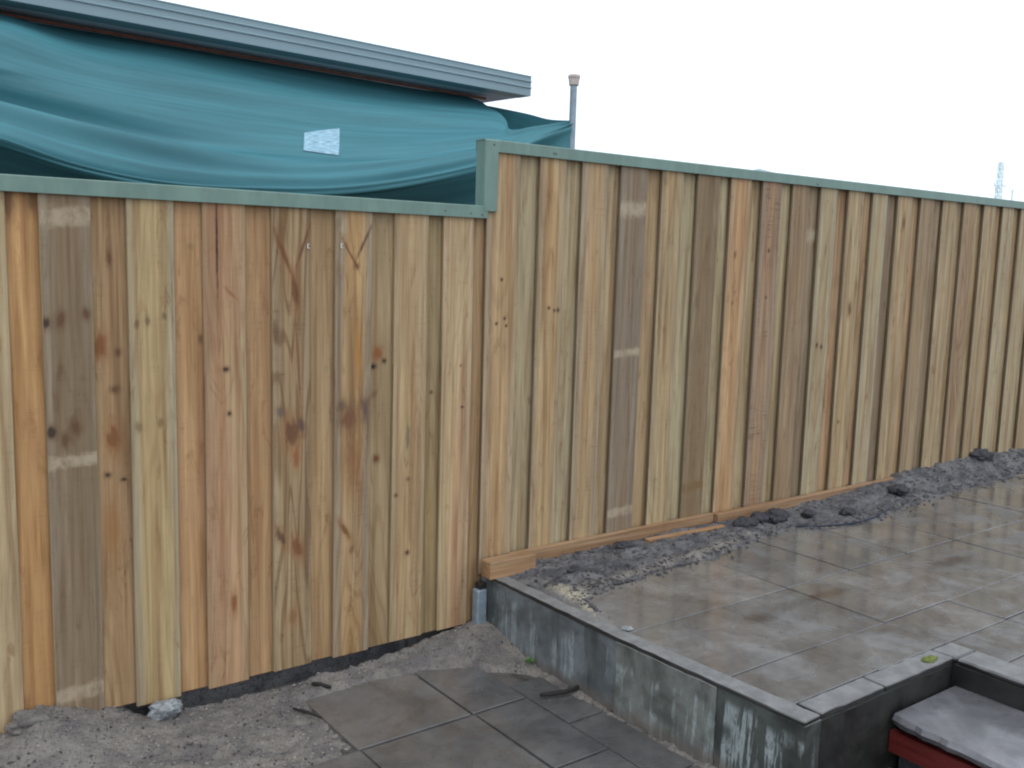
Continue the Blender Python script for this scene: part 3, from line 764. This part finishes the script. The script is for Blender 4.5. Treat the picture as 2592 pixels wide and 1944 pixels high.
for (x0, x1, z0, kw) in LOW:
    paling(lower_fence, x0, x1, 0.0, z0 + random.uniform(-0.004, 0.004), ZL1, wood('pine paling', **kw), end='end_pale')
for ((x0, x1), kw) in LOWB:
    c = (x0 + x1) / 2
    paling(lower_fence, c - 0.074, c + 0.074 if c < 2.2 else 2.30, 0.0175, ZL0 + random.uniform(-0.004, 0.006), ZL1, wood('pine paling', **kw))
paling(lower_fence, 0.13, 0.28, 0.0, -0.30, ZL1, wood('pine paling'))
paling(lower_fence, 0.255, 0.40, 0.0175, -0.30, ZL1, wood('pine paling'))

UPF = [(2.268, 2.433), (2.531, 2.674), (2.764, 2.917), (2.99, 3.153), (3.247, 3.39), (3.486, 3.639), (3.723, 3.874), (3.965, 4.116), (4.208, 4.345), (4.444, 4.592), (4.694, 4.841),
       (4.925, 5.071), (5.172, 5.323), (5.416, 5.562), (5.665, 5.82), (5.908, 6.06), (6.148, 6.303), (6.392, 6.538)]
x = 6.63
while x < 9.3:
    UPF.append((x, x + 0.149)); x += 0.2425
gtan, gpale = lin(180, 162, 126), lin(188, 178, 146)
UKW = [
 dict(base=lin(194, 166, 124), heart=lin(196, 152, 104), edge=lin(160, 146, 122), edge_amt=0.6, rings=0.2, knots=[kn(0.0, 1.24, 0.007, 1), kn(0.02, 1.08, 0.007, 1), kn(0.03, 1.05, 0.006, 1), kn(-0.02, 1.06, 0.007, 1)]),
 dict(base=lin(190, 166, 124), heart=lin(192, 150, 100), edge=lin(164, 156, 134), edge_amt=0.55, rings=0.2, knots=[kn(0.0, 1.08, 0.007, 1), kn(0.03, 1.07, 0.007, 1), kn(0.05, 1.07, 0.008, 1.2)]),
 dict(base=lin(184, 160, 120), heart=lin(190, 150, 108), edge=lin(158, 154, 134), edge_amt=0.7, saw=0.5, rings=0.15, stain=lin(160, 140, 112), stain_amt=0.3),
 dict(base=lin(118, 108, 100), heart=lin(120, 98, 84), edge=lin(122, 118, 112), edge_amt=0.6, stain=lin(100, 94, 94), stain_amt=0.5, rings=0.1, bands=[(1.52, 0.042, PB), (0.87, 0.022, PB), (0.12, 0.026, PB)]),
 dict(base=gtan, heart=lin(190, 158, 108), edge=gpale, edge_amt=0.5, rings=0.3),
 dict(base=lin(134, 116, 94), heart=lin(112, 88, 64), edge=lin(132, 120, 100), edge_amt=0.4, stain=lin(102, 84, 64), stain_amt=0.7, rings=0.35, bands=[(0.18, 0.03, lin(120, 92, 58))]),
 dict(base=lin(196, 152, 106), heart=lin(200, 150, 102), edge=lin(180, 162, 126), edge_amt=0.5, rings=0.15, knots=[kn(-0.02, 1.34, 0.010, 1.6, BR, BR, 0.6), kn(-0.02, 1.1, 0.008, 1.3, BR, BR, 0.5)]),
 dict(base=lin(164, 138, 114), heart=lin(176, 128, 96), edge=lin(120, 108, 106), edge_amt=0.7, rings=0.2, saw=0.95, stain=lin(126, 104, 92), stain_amt=0.4, knots=[kn(0.0, 1.36, 0.008, 1.4, BK), kn(0.0, 1.12, 0.007, 1.2, BK)]),
 dict(base=lin(152, 128, 100), heart=lin(146, 116, 84), edge=lin(160, 144, 114), edge_amt=0.3, stain=GREY, stain_amt=0.35, rings=0.3),
 dict(base=gpale, heart=gtan, edge=lin(178, 176, 150), edge_amt=0.7, rings=0.25, knots=[kn(0.0, 1.38, 0.012, 4, lin(120, 100, 84), OLIVE, 0.6), kn(-0.02, 0.86, 0.010, 1.4), kn(0.02, 0.85, 0.010, 1.2)]),
 dict(base=gtan, heart=lin(184, 154, 106), edge=gpale, edge_amt=0.4, rings=0.3, knots=[kn(0.01, 1.06, 0.014, 3.0, BR, BR), kn(-0.02, 0.42, 0.012, 0.9, BR, BR, 0.6)]),
 dict(base=gpale, heart=gtan, edge=lin(178, 178, 150), edge_amt=0.7, rings=0.15),
 dict(base=gtan, heart=lin(186, 156, 112), edge=gpale, edge_amt=0.5, rings=0.25, knots=[kn(0.0, 1.55, 0.014, 3, lin(100, 78, 56), BR)]),
 dict(base=lin(160, 140, 110), heart=lin(152, 124, 92), edge=lin(166, 156, 128), edge_amt=0.4, stain=GREY, stain_amt=0.35),
 dict(base=gtan, heart=lin(176, 150, 116), edge=gpale, edge_amt=0.4, rings=0.25, knots=[kn(0.0, 1.18, 0.018, 1.4, OLIVE, OLIVE, 0.6)]),
 dict(base=lin(162, 138, 108), heart=lin(150, 112, 84), edge=gpale, edge_amt=0.4, rings=0.4),
 dict(base=gtan, heart=lin(170, 146, 110), edge=gpale, edge_amt=0.5),
 dict(base=gpale, heart=gtan, edge=gpale, edge_amt=0.5),
]
for k, (x0, x1) in enumerate(UPF):
    kw = UKW[k] if k < len(UKW) else dict(base=random.choice([gtan, gpale, lin(166, 142, 108)]), heart=gtan, edge=gpale, edge_amt=0.5)
    z0 = (0.035 if k else -0.01) + random.uniform(-0.006, 0.006)
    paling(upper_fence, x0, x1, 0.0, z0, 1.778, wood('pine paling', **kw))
BKW = {1: dict(base=gpale, heart=gtan, edge=gpale), 4: dict(base=gpale, heart=lin(178, 166, 130)), 5: dict(base=lin(196, 188, 148), heart=gpale, edge=lin(196, 190, 152)),
       7: dict(base=gpale, heart=gtan), 8: dict(base=lin(150, 134, 112), heart=GREY, stain_amt=0.4, bands=[(1.45, 0.04, PB)]), 9: dict(base=lin(180, 140, 104), heart=TAN),
       10: dict(base=lin(184, 148, 114), heart=TAN), 11: dict(base=lin(116, 100, 92), heart=GREY, stain_amt=0.5), 12: dict(base=lin(182, 146, 110), heart=TAN), 13: dict(base=lin(138, 118, 98), heart=GREY)}
for k in range(len(UPF) - 1):
    a, b = UPF[k][1], UPF[k + 1][0]
    c = (a + b) / 2
    kw = BKW.get(k, dict(base=random.choice([gtan, gpale, lin(180, 152, 114)]), heart=random.choice([gtan, TAN, lin(180, 148, 108)]), edge=gpale, edge_amt=0.4, rings=0.2))
    paling(upper_fence, c - 0.078, c + 0.078, 0.0225, 0.035 + random.uniform(-0.006, 0.006), 1.778, wood('pine paling', **kw))

def capping(parent, x0, x1, ztop, h):
    """folded steel channel over the paling tops: front leg, top and back leg with a small lip"""
    pr = [(0.013, -h), (0.013, -0.003), (0.010, 0), (-0.048, 0), (-0.051, -0.003), (-0.051, -h), (-0.0495, -h), (-0.0495, -0.0035), (0.0115, -0.0035), (0.0115, -h)]
    vs = [(x, -q[0], ztop + q[1]) for x in (x0, x1) for q in pr]
    k = len(pr)
    fs = [(i, (i + 1) % k, k + (i + 1) % k, k + i) for i in range(k)] + [tuple(range(k))[::-1], tuple(range(k, 2 * k))]
    o = mesh_obj('capping', vs, fs, M['capping'])
    return own(o, parent)
capping(lower_fence, -0.3, 2.262, 1.5295, 0.049)
capping(upper_fence, 2.2405, 9.6, 1.7916, 0.047)
# the vertical end trim where the fence steps up
bm = bmesh.new(); add_box(bm, 2.243, 2.308, -0.0145, 0.052, 1.508, 1.789, 0.002, 1)
own(bm_obj('end_trim', bm, M['capping']), upper_fence)
def dot(parent, name, x, z, r, y=-0.0155, mat=None):
    bm = bmesh.new(); tube(bm, [(x, y + 0.004, z), (x, y - 0.0015, z), (x, y - 0.0025, z)], [r, r, r * 0.6], 8)
    own(bm_obj(name, bm, mat or M['end']), parent)
for (sx, sz) in ((2.284, 1.772), (2.592, 1.764), (2.604, 1.763), (4.39, 1.758)):
    dot(upper_fence, 'rivet', sx, sz, 0.0032)
for (sx, sz) in ((2.06, 1.502), (2.18, 1.497), (2.235, 1.494)):
    dot(lower_fence, 'rivet', sx, sz, 0.0036, -0.0135)
for z in (0.05, 0.70, 1.38):
    own(box('rail', -0.2, 2.29, 0.040, 0.078, z - 0.035, z + 0.035, M['rail']), lower_fence)
for z in (0.20, 0.95, 1.66):
    own(box('rail', 2.296, 9.4, 0.040, 0.078, z - 0.035, z + 0.035, M['rail']), upper_fence)
for px in (0.3, ):
    own(box('post', px - 0.04, px + 0.04, 0.080, 0.160, -0.5, 1.49, M['rail'], bevel=0.004), lower_fence)
for px in (4.6, 7.0, 9.3):
    own(box('post', px - 0.04, px + 0.04, 0.080, 0.160, -0.5, 1.74, M['rail'], bevel=0.004), upper_fence)
# two small white staples left in the boards
pal = [o for o in lower_fence.children if o.name.startswith('paling')]
def staple(par, x, z):
    bm = bmesh.new()
    for a, b in (((0, 0, 0), (0.0, 0, 0.014)), ((0, 0, 0.014), (0.006, 0, 0.014)), ((0, 0, 0.002), (0.006, 0, 0.0))):
        tube(bm, [Vector(a), Vector(b)], 0.0018, 6)
    o = bm_obj('staple', bm, M['white'])
    o.parent = par
    o.location = (x - par.location.x, -0.003, z - par.location.z)
staple(pal[4], 1.49, 1.340)
staple(pal[5], 1.616, 1.345)

# steel corner post standing between the fence end and the retaining wall
p_ = tag(empty('steel_post', (2.262, -0.03, -0.29)), 'pale grey steel post stub in the corner between fence and concrete wall', 'post')
bm = bmesh.new()
add_box(bm, -0.030, 0.018, -0.022, 0.022, 0.04, 0.235, 0.006, 2)
bm_obj('shaft', bm, M['gal'], p_)
bm = bmesh.new(); add_box(bm, -0.036, 0.019, -0.026, 0.024, 0.0, 0.039, 0.003, 1)
bm_obj('rusty_foot', bm, M['rust'], p_)
bm = bmesh.new(); add_box(bm, -0.018, 0.017, -0.016, 0.020, 0.2355, 0.262, 0.003, 1)
bm_obj('gap_shade', bm, M['bark'], p_)  # dark-coloured block put in for the shaded gap above the post

# timbers along the foot of the upper fence
B_ = dict(base=lin(160, 118, 82), heart=lin(150, 102, 68), edge=lin(164, 134, 102), edge_amt=0.4, rings=0.15, stain=lin(150, 100, 66), stain_amt=0.35, world_axis='X')
tag(box('timber_block', 2.258, 2.498, -0.100, -0.032, 0.0005, 0.073, wood('sawn block', **B_), bevel=0.002), 'short sawn timber block on the end of the concrete wall', 'timber')
t1 = tag(box('timber_board', 2.42, 3.70, -0.030, -0.003, -0.04, 0.068, wood('gravel board', **B_), bevel=0.002), 'long timber board along the fence foot, half buried in soil, next to the short block', 'timber')
t2 = tag(box('timber_board', 3.706, 5.95, -0.046, -0.012, -0.04, 0.067, wood('gravel board', **{**B_, 'base': lin(142, 94, 64)}), bevel=0.002), 'reddish timber board running into the dark soil at the far end of the fence foot', 'timber')
t2.rotation_euler = (0, 0, 0.006)
t3 = tag(box('timber_batten', 3.18, 3.69, -0.098, -0.072, -0.01, 0.028, wood('batten', **{**B_, 'base': lin(168, 126, 86)}), bevel=0.002), 'narrow timber batten lying in the soil below the join of the two boards', 'timber')
t3.rotation_euler = (0.2, 0, -0.05)

# ------------------------------------------------------------------ small things on the ground
def clod(x, y, z, s, label, mat=None, name='soil_clod', cat='clod', group=None, seed=0):
    bm = bmesh.new()
    bmesh.ops.create_icosphere(bm, subdivisions=4, radius=1)
    rng = random.Random(seed)
    off = Vector((rng.uniform(0, 50), rng.uniform(0, 50), rng.uniform(0, 50)))
    from mathutils import noise
    for v in bm.verts:
        k = 1 + 0.40 * noise.noise(v.co * 1.5 + off) + 0.20 * noise.noise(v.co * 4 + off) + 0.14 * noise.noise(v.co * 10 + off)
        v.co = Vector((v.co.x * s[0], v.co.y * s[1], v.co.z * s[2])) * k
    o = bm_obj(name, bm, mat or M['clod'], loc=(x, y, z), smooth=True)
    return tag(o, label, cat, group)
g_ = 'dark clods of soil along the upper fence foot'
CL = [(3.83, -0.13, 0.035, 0.05, 'dark soil clod nearest the join of the two boards'), (3.95, -0.12, 0.04, 0.04, 'small dark clod just right of the board join'),
      (4.06, -0.14, 0.045, 0.055, 'lumpy dark clod beside the end of the scalloped soil edge'), (4.25, -0.20, 0.04, 0.028, 'little dark clod in the middle of the soil strip'),
      (4.50, -0.27, 0.03, 0.035, 'black clod close to the blue cord'), (5.13, -0.18, 0.06, 0.05, 'dark clod above the far end of the blue cord'),
      (6.35, -0.01, 0.11, 0.075, 'biggest dark heap of soil against the far palings'), (2.62, -0.22, 0.02, 0.028, 'dark clod in the soil behind the first paving slab'), (3.02, -0.10, 0.035, 0.03, 'dark lump against the long board')]
for k, (x, y, z, s, lb) in enumerate(CL):
    clod(x, y, z - s * 0.25, (s * 1.5, s * 1.0, s * 0.60), lb, group=g_, seed=k)
clod(0.955, -0.035, -0.235, (0.055, 0.04, 0.030), 'pale grey lump of rubble at the foot of the lower fence', M['paleStone'], 'rubble_lump', 'rubble', None, 40)
clod(0.545, -0.035, -0.165, (0.075, 0.045, 0.035), 'grey heap of rubble at the far left fence foot', M['gravel'], 'rubble_heap', 'rubble', None, 41)
clod(2.372, -0.80, 0.004, (0.022, 0.022, 0.005), 'crumb of pale mortar on the edge of the terrace wall', M['paleStone'], 'mortar_crumb', 'mortar', None, 42)
clod(3.056, -1.57, 0.006, (0.035, 0.018, 0.006), 'small green moss patch on the coping of the step recess', M['moss'], 'moss_patch', 'moss', None, 43)
def stick(name, pts, r, label, cat, mat=None):
    bm = bmesh.new(); tube(bm, pts, r, 7)
    return tag(bm_obj(name, bm, mat or M['bark'], smooth=True), label, cat)
stick('stick', [(2.135, -0.600, -0.268), (2.17, -0.622, -0.264), (2.22, -0.640, -0.262), (2.27, -0.642, -0.262), (2.30, -0.632, -0.26)], [0.006, 0.009, 0.009, 0.008, 0.006], 'bent dark stick lying on the lower ground against the concrete wall', 'stick')
stick('stick', [(1.475, -0.070, -0.262), (1.50, -0.095, -0.262), (1.525, -0.125, -0.268)], [0.006, 0.008, 0.006], 'short dark stick on the gravel near the lower fence', 'stick')
stick('stick', [(1.335, -0.215, -0.262), (1.365, -0.27, -0.262), (1.395, -0.315, -0.27)], [0.004, 0.006, 0.004], 'thin dark twig by the corner of the lower paving', 'stick')
stick('cord', [(4.05, -0.272, 0.006), (4.10, -0.29, 0.008), (4.15, -0.335, 0.010), (4.25, -0.37, 0.010), (4.36, -0.392, 0.009), (4.47, -0.394, 0.009), (4.56, -0.388, 0.010), (4.68, -0.36, 0.012), (4.81, -0.325, 0.012)], 0.0042, 'dark blue cord along the edge of the wet paving', 'cord', M['cord'])
def weed(x, y, z, n, s, label, seed):
    rng = random.Random(seed)
    bm = bmesh.new()
    for k in range(n):
        a = rng.uniform(0, 6.28); l = s * rng.uniform(0.6, 1.2); w = l * 0.16; up = rng.uniform(0.3, 1.0)
        d = Vector((math.cos(a), math.sin(a), 0)); sd_ = Vector((-d.y, d.x, 0))
        b = Vector((rng.uniform(-s, s) * 0.6, rng.uniform(-s, s) * 0.6, 0))
        p = [b, b + d * l * 0.5 + Vector((0, 0, up * l * 0.5)), b + d * l + Vector((0, 0, up * l * 0.55))]
        vs = [bm.verts.new(q) for q in (p[0], p[1] + sd_ * w, p[2], p[1] - sd_ * w)]
        bm.faces.new(vs)
    return tag(bm_obj('weed', bm, M['weed'], loc=(x, y, z)), label, 'weed', 'weeds at the foot of the concrete wall')
weed(2.275, -0.36, -0.262, 26, 0.028, 'larger green weed tuft at the wall foot above the stick', 1)
weed(2.285, -0.055, -0.255, 12, 0.02, 'tiny weed at the foot of the steel post', 2)
scrap = tag(mesh_obj('paper_scrap', [(0, 0, 0), (0.05, 0.01, 0.006), (0.055, 0.03, 0.002), (0.005, 0.028, 0.008), (0.027, 0.015, 0.012)], [(0, 1, 4), (1, 2, 4), (2, 3, 4), (3, 0, 4)], M['white'], loc=(3.66, -1.69, 0.004)), 'tiny white scrap on the wet slab beyond the step recess', 'scrap')

# ------------------------------------------------------------------ neighbour's house, cloth and vent pole
house = tag(empty('neighbour_house', (2.0, 2.0, -0.2)), 'neighbour house edge with grey green gutter behind the green cloth', 'house')
GA, GB = Vector((-0.60, 0.963, 0)), Vector((3.545, 1.40, 0))
dd = (GB - GA).normalized(); nn = Vector((-dd.y, dd.x, 0))      # nn points away from the viewer
# quad gutter: rolled top, two pressed beads, flat lower band
gp = [(0, 2.265), (0, 2.306), (-0.007, 2.309), (-0.007, 2.313), (0, 2.318), (0, 2.341), (-0.007, 2.344), (-0.007, 2.348), (0, 2.353), (0, 2.372), (-0.004, 2.376), (0.0, 2.380), (0.012, 2.380), (0.012, 2.372), (0.007, 2.30), (0.11, 2.30), (0.11, 2.265)]
own(prism('gutter', gp, GA, GB, M['gutter']), house)
def slab_poly(name, pts, z0, z1, mat):
    n = len(pts)
    vs = [(p.x, p.y, z0) for p in pts] + [(p.x, p.y, z1) for p in pts]
    fs = [tuple(range(n))[::-1], tuple(range(n, 2 * n))] + [(i, (i + 1) % n, n + (i + 1) % n, n + i) for i in range(n)]
    return own(mesh_obj(name, vs, fs, mat), house)
slab_poly('soffit', [GA + nn * 0.112, GB + nn * 0.112, GB + nn * 2.2, GA + nn * 2.2], 2.267, 2.290, M['soffit'])
slab_poly('roof', [GA + nn * 0.014, GB + nn * 0.014, GB + nn * 2.25, GA + nn * 2.25], 2.302, 2.345, M['roof'])
prism_b = prism('bead', [(0.20, 2.244), (0.215, 2.244), (0.215, 2.256), (0.20, 2.256)], GA, GB - dd * 0.17, M['bead']); own(prism_b, house)
own(prism('wall', [(1.55, -0.2), (1.66, -0.2), (1.66, 2.266), (1.55, 2.266)], GA, GB - dd * 0.30, M['brick']), house)
own(prism('wall', [(0.36, -0.2), (1.549, -0.2), (1.549, 2.2655), (0.36, 2.2655)], GA, GA + dd * 0.1, M['brick']), house)  # unseen end wall, added to keep light out behind the cloth

CLOTH = [
  [(0.549, 1.38, 2.255), (0.763, 1.40, 2.255), (1.074, 1.42, 2.255), (1.47, 1.46, 2.255), (1.896, 1.51, 2.255), (2.361, 1.56, 2.255), (2.842, 1.62, 2.255), (3.345, 1.66, 2.250), (3.214, 1.15, 2.025), (3.262, 1.0, 2.03), (3.409, 0.84, 2.061)],
  [(0.529, 1.22, 2.241), (0.738, 1.25, 2.24), (1.039, 1.28, 2.18), (1.43, 1.32, 2.177), (1.858, 1.37, 2.167), (2.332, 1.42, 2.159), (2.82, 1.46, 2.156), (3.311, 1.44, 2.151), (3.192, 1.12, 2.012), (3.254, 0.99, 2.022), (3.407, 0.838, 2.057)] ,
  [(0.505, 1.05, 2.128), (0.703, 1.06, 2.118), (0.995, 1.1, 2.069), (1.372, 1.14, 2.055), (1.781, 1.18, 2.042), (2.232, 1.22, 2.04), (2.688, 1.24, 2.053), (3.17, 1.24, 2.071), (3.17, 1.09, 2.001), (3.247, 0.98, 2.016), (3.406, 0.837, 2.056)] ,
  [(0.492, 0.97, 2.016), (0.686, 0.98, 1.995), (0.969, 1.0, 1.957), (1.336, 1.03, 1.933), (1.732, 1.06, 1.926), (2.162, 1.08, 1.93), (2.593, 1.08, 1.95), (3.058, 1.08, 2.002), (3.134, 1.04, 1.985), (3.231, 0.96, 2.009), (3.406, 0.836, 2.055)] ,
  [(0.484, 0.95, 1.879), (0.676, 0.95, 1.849), (0.952, 0.94, 1.804), (1.298, 0.92, 1.758), (1.666, 0.9, 1.746), (2.072, 0.9, 1.773), (2.486, 0.9, 1.835), (2.953, 0.93, 1.933), (3.068, 0.95, 1.958), (3.208, 0.93, 1.996), (3.404, 0.834, 2.05)] ,
  [(0.455, 0.74, 1.744), (0.638, 0.74, 1.708), (0.902, 0.74, 1.644), (1.239, 0.74, 1.601), (1.6, 0.74, 1.597), (1.992, 0.74, 1.622), (2.404, 0.76, 1.694), (2.864, 0.8, 1.81), (2.975, 0.82, 1.858), (3.141, 0.84, 1.936), (3.403, 0.832, 2.04)] ,
  [(0.454, 0.75, 1.698), (0.638, 0.75, 1.663), (0.903, 0.75, 1.595), (1.242, 0.75, 1.547), (1.604, 0.75, 1.538), (1.998, 0.75, 1.557), (2.411, 0.77, 1.625), (2.88, 0.82, 1.743), (2.992, 0.84, 1.795), (3.158, 0.86, 1.886), (3.404, 0.832, 2.015)] ,
  [(0.47, 0.92, 1.65), (0.663, 0.92, 1.616), (0.94, 0.92, 1.542), (1.294, 0.92, 1.491), (1.672, 0.92, 1.48), (2.084, 0.92, 1.491), (2.516, 0.94, 1.542), (2.976, 0.95, 1.659), (3.062, 0.93, 1.721), (3.192, 0.9, 1.822), (3.407, 0.832, 1.964)] ,
  [(0.487, 1.1, 1.568), (0.688, 1.1, 1.521), (0.978, 1.1, 1.45), (1.348, 1.1, 1.391), (1.744, 1.1, 1.36), (2.175, 1.1, 1.355), (2.616, 1.1, 1.387), (3.053, 1.05, 1.485), (3.12, 1.0, 1.54), (3.237, 0.95, 1.667), (3.414, 0.832, 1.803)] ,
]
FLAP = [[(3.375, 1.62, 2.219), (3.449, 1.32, 2.15), (3.449, 1.1, 2.096), (3.42, 0.86, 2.064)], [(3.418, 1.60, 2.131), (3.489, 1.37, 2.09), (3.475, 1.13, 2.058), (3.438, 0.88, 2.041)], [(3.435, 1.6, 2.031), (3.515, 1.4, 2.023), (3.493, 1.15, 2.012), (3.448, 0.89, 2.008)]]
def catmull(P, t):
    """P: (n, ...) control rows; t in [0, n-1]; centripetal-free uniform Catmull-Rom with clamped ends"""
    n = len(P)
    i = np.clip(np.floor(t).astype(int), 0, n - 2); f = (t - i)[:, None, None]
    g = lambda k: P[np.clip(k, 0, n - 1)]
    p0, p1, p2, p3 = g(i - 1), g(i), g(i + 1), g(i + 2)
    return 0.5 * ((2 * p1) + (-p0 + p2) * f + (2 * p0 - 5 * p1 + 4 * p2 - p3) * f ** 2 + (-p0 + 3 * p1 - 3 * p2 + p3) * f ** 3)
def sheet(ctrl, u, v):
    C = np.array(ctrl)                                  # rows x cols x 3
    A = catmull(C, v)                                   # nv x cols x 3
    B = catmull(A.transpose(1, 0, 2), u).transpose(1, 0, 2)
    return B
def folds(u, v, n=11):
    """long creases that run along the cloth and gather at the pole"""
    U, V = np.meshgrid(u / 10.0, v / 8.0)
    fan = np.clip(1.05 - U, 0.05, 1)
    s = V * 1.0 + 0.10 * np.sin(U * 2.6 + 0.4) + 0.02 * np.sin(U * 9)
    d = 0.050 * fbm(s * 6 + 3, U * 2.0, 51, 2) + 0.005 * fbm(s * 20, U * 4.0, 61, 2)
    gs = lambda c, w: np.exp(-((V - c) / w) ** 2)
    wob = 0.012 * np.sin(U * 7 + 1)
    left, mid = sstep(0.0, 0.25, 0.80 - U), sstep(0.0, 0.35, 0.95 - U)
    d += sstep(0.02, 0.22, 0.50 - U) * (0.050 * gs(0.470 + wob, 0.030) - 0.055 * gs(0.525 + wob, 0.022))          # the long crease
    d += left * (0.030 * gs(0.565 - 0.02 * U, 0.016) - 0.020 * gs(0.595 - 0.02 * U, 0.012))
    d += mid * (0.024 * gs(0.640 - 0.05 * U, 0.014) - 0.018 * gs(0.665 - 0.05 * U, 0.012))
    d += sstep(0.35, 0.6, U) * (0.030 * gs(0.44 + 0.10 * U, 0.022) - 0.030 * gs(0.485 + 0.10 * U, 0.018))
    d += 0.02 * gs(0.30 + 0.05 * U, 0.05)
    return d * fan ** 0.5 * sstep(0.0, 0.2, V)
NU, NV = 230, 210
uu, vv = np.linspace(0, 10, NU), np.linspace(0, 8, NV)
S = sheet(CLOTH, uu, vv)
du = np.gradient(S, axis=1); dv = np.gradient(S, axis=0)
nr = np.cross(du, dv); nr /= np.linalg.norm(nr, axis=2, keepdims=True) + 1e-9
S = S + nr * folds(uu, vv)[:, :, None]
def sheet_obj(name, P, mat):
    nv, nu = P.shape[:2]
    o = mesh_obj(name, P.reshape(-1, 3).tolist(), grid_faces(nu, nv), mat, smooth=True)
    uvl = o.data.uv_layers.new(name='UVMap')
    li = np.empty(len(o.data.loops), dtype=np.int32); o.data.loops.foreach_get('vertex_index', li)
    uvs = np.stack([(li % nu) / (nu - 1), (li // nu) / (nv - 1)], -1).astype(np.float32)
    uvl.data.foreach_set('uv', uvs.ravel())
    return o
cloth = tag(empty('shade_cloth', (2.0, 1.1, 1.4)), 'sagging teal green shade cloth hung from the gutter eave to the vent pole', 'cloth')
own(sheet_obj('main_sheet', S, M['cloth']), cloth)
own(sheet_obj('rear_flap', sheet(FLAP, np.linspace(0, 3, 24), np.linspace(0, 2, 14)), M['cloth']), cloth)
# separate pale patch, lying on the cloth surface
def bil(c, a, b): return tuple((1 - b) * ((1 - a) * np.array(c[0]) + a * np.array(c[1])) + b * ((1 - a) * np.array(c[3]) + a * np.array(c[2])))
PATCH = [(4.565, 3.27), (4.99, 3.00), (4.985, 3.84), (4.56, 3.74)]     # cloth coordinates of its corners
NP = 26
pv = []
for j in range(NP):
    for i in range(NP):
        a, b = bil(PATCH, i / (NP - 1), j / (NP - 1))
        fi, fj = a / 10 * (NU - 1), b / 8 * (NV - 1)
        i0, j0 = int(fi), int(fj); tx, ty = fi - i0, fj - j0
        p = (S[j0, i0] * (1 - tx) + S[j0, i0 + 1] * tx) * (1 - ty) + (S[j0 + 1, i0] * (1 - tx) + S[j0 + 1, i0 + 1] * tx) * ty
        q = nr[j0, i0]
        if q[1] > 0: q = -q
        pv.append(p + q * 0.004)
own(sheet_obj('pale_patch', np.array(pv).reshape(NP, NP, 3), M['cloth_patch']), cloth)

pole = tag(empty('vent_pole', (3.41, 0.85, -0.2)), 'grey vent pole with a tan cap at the corner of the green cloth', 'pole')
bm = bmesh.new(); tube(bm, [(0, 0, 0), (0, 0, 1.2), (-0.001, 0, 2.462)], 0.0185, 16)
bm_obj('shaft', bm, M['gal'], pole, smooth=False)
bm = bmesh.new(); tube(bm, [(0, 0, 2.440), (0, 0, 2.446), (0, 0, 2.478), (0, 0, 2.484), (0, 0, 2.494), (0, 0, 2.500)], [0.019, 0.027, 0.030, 0.033, 0.033, 0.025], 18)
bm_obj('cap', bm, M['cap'], pole)

# ------------------------------------------------------------------ far beyond
tw = tag(empty('transmission_mast', (123.9, 60, -0.4)), 'tall pale mast with a crossarm, faint on the skyline', 'mast')
bm = bmesh.new()
for sx in (-1, 1):
    for sy in (-1, 1):
        tube(bm, [(sx * 0.46, sy * 0.46, 0), (sx * 0.22, sy * 0.22, 15.3)], 0.09, 6)
own(bm_obj('mast_leg', bm, M['far'], loc=tw.location), tw)
bm = bmesh.new()
N = 16
for k in range(N):
    z0, z1 = 15.2 * k / N, 15.2 * (k + 1) / N
    r0, r1 = 0.46 - 0.24 * z0 / 15.3, 0.46 - 0.24 * z1 / 15.3
    for (a, b) in (((-1, -1), (1, -1)), ((1, -1), (1, 1)), ((1, 1), (-1, 1)), ((-1, 1), (-1, -1))):
        tube(bm, [(a[0] * r0, a[1] * r0, z0), (b[0] * r1, b[1] * r1, z1)], 0.055, 4)
        tube(bm, [(b[0] * r0, b[1] * r0, z0), (a[0] * r1, a[1] * r1, z1)], 0.055, 4)
own(bm_obj('brace', bm, M['far'], loc=tw.location), tw)
bm = bmesh.new(); tube(bm, [(-1.25, 0, 12.45), (1.25, -0.25, 12.45)], 0.11, 6); tube(bm, [(-1.25, 0, 12.2), (-1.25, 0, 12.75)], 0.10, 6)
own(bm_obj('crossarm', bm, M['far'], loc=tw.location), tw)
bm = bmesh.new(); tube(bm, [(-0.35, 0, 15.3), (0.35, 0, 15.3)], 0.12, 6)
own(bm_obj('head', bm, M['far'], loc=tw.location), tw)
bm = bmesh.new(); tube(bm, [(0, 0, 0), (0, 0, 12.2)], [0.2, 0.14], 8); tube(bm, [(-0.3, 0, 11.95), (0.3, 0, 11.95)], 0.07, 6)
tag(bm_obj('power_pole', bm, M['far'], loc=(127.45, 60, -0.4)), 'short faint pole right of the tall mast', 'pole')
fh = tag(empty('distant_house', (34.4, 25, -0.4)), 'distant house whose pale roof peak just shows over the fence', 'house')
own(mesh_obj('roof', [(30.4, 21, 4.1), (38.4, 21, 4.1), (38.4, 29, 4.1), (30.4, 29, 4.1), (34.4, 25, 5.47)], [(0, 1, 4), (1, 2, 4), (2, 3, 4), (3, 0, 4), (3, 2, 1, 0)], M['far_roof']), fh)
bm = bmesh.new(); add_box(bm, 30.9, 37.9, 21.5, 28.5, -0.42, 4.099)
own(bm_obj('wall', bm, M['far_wall']), fh)
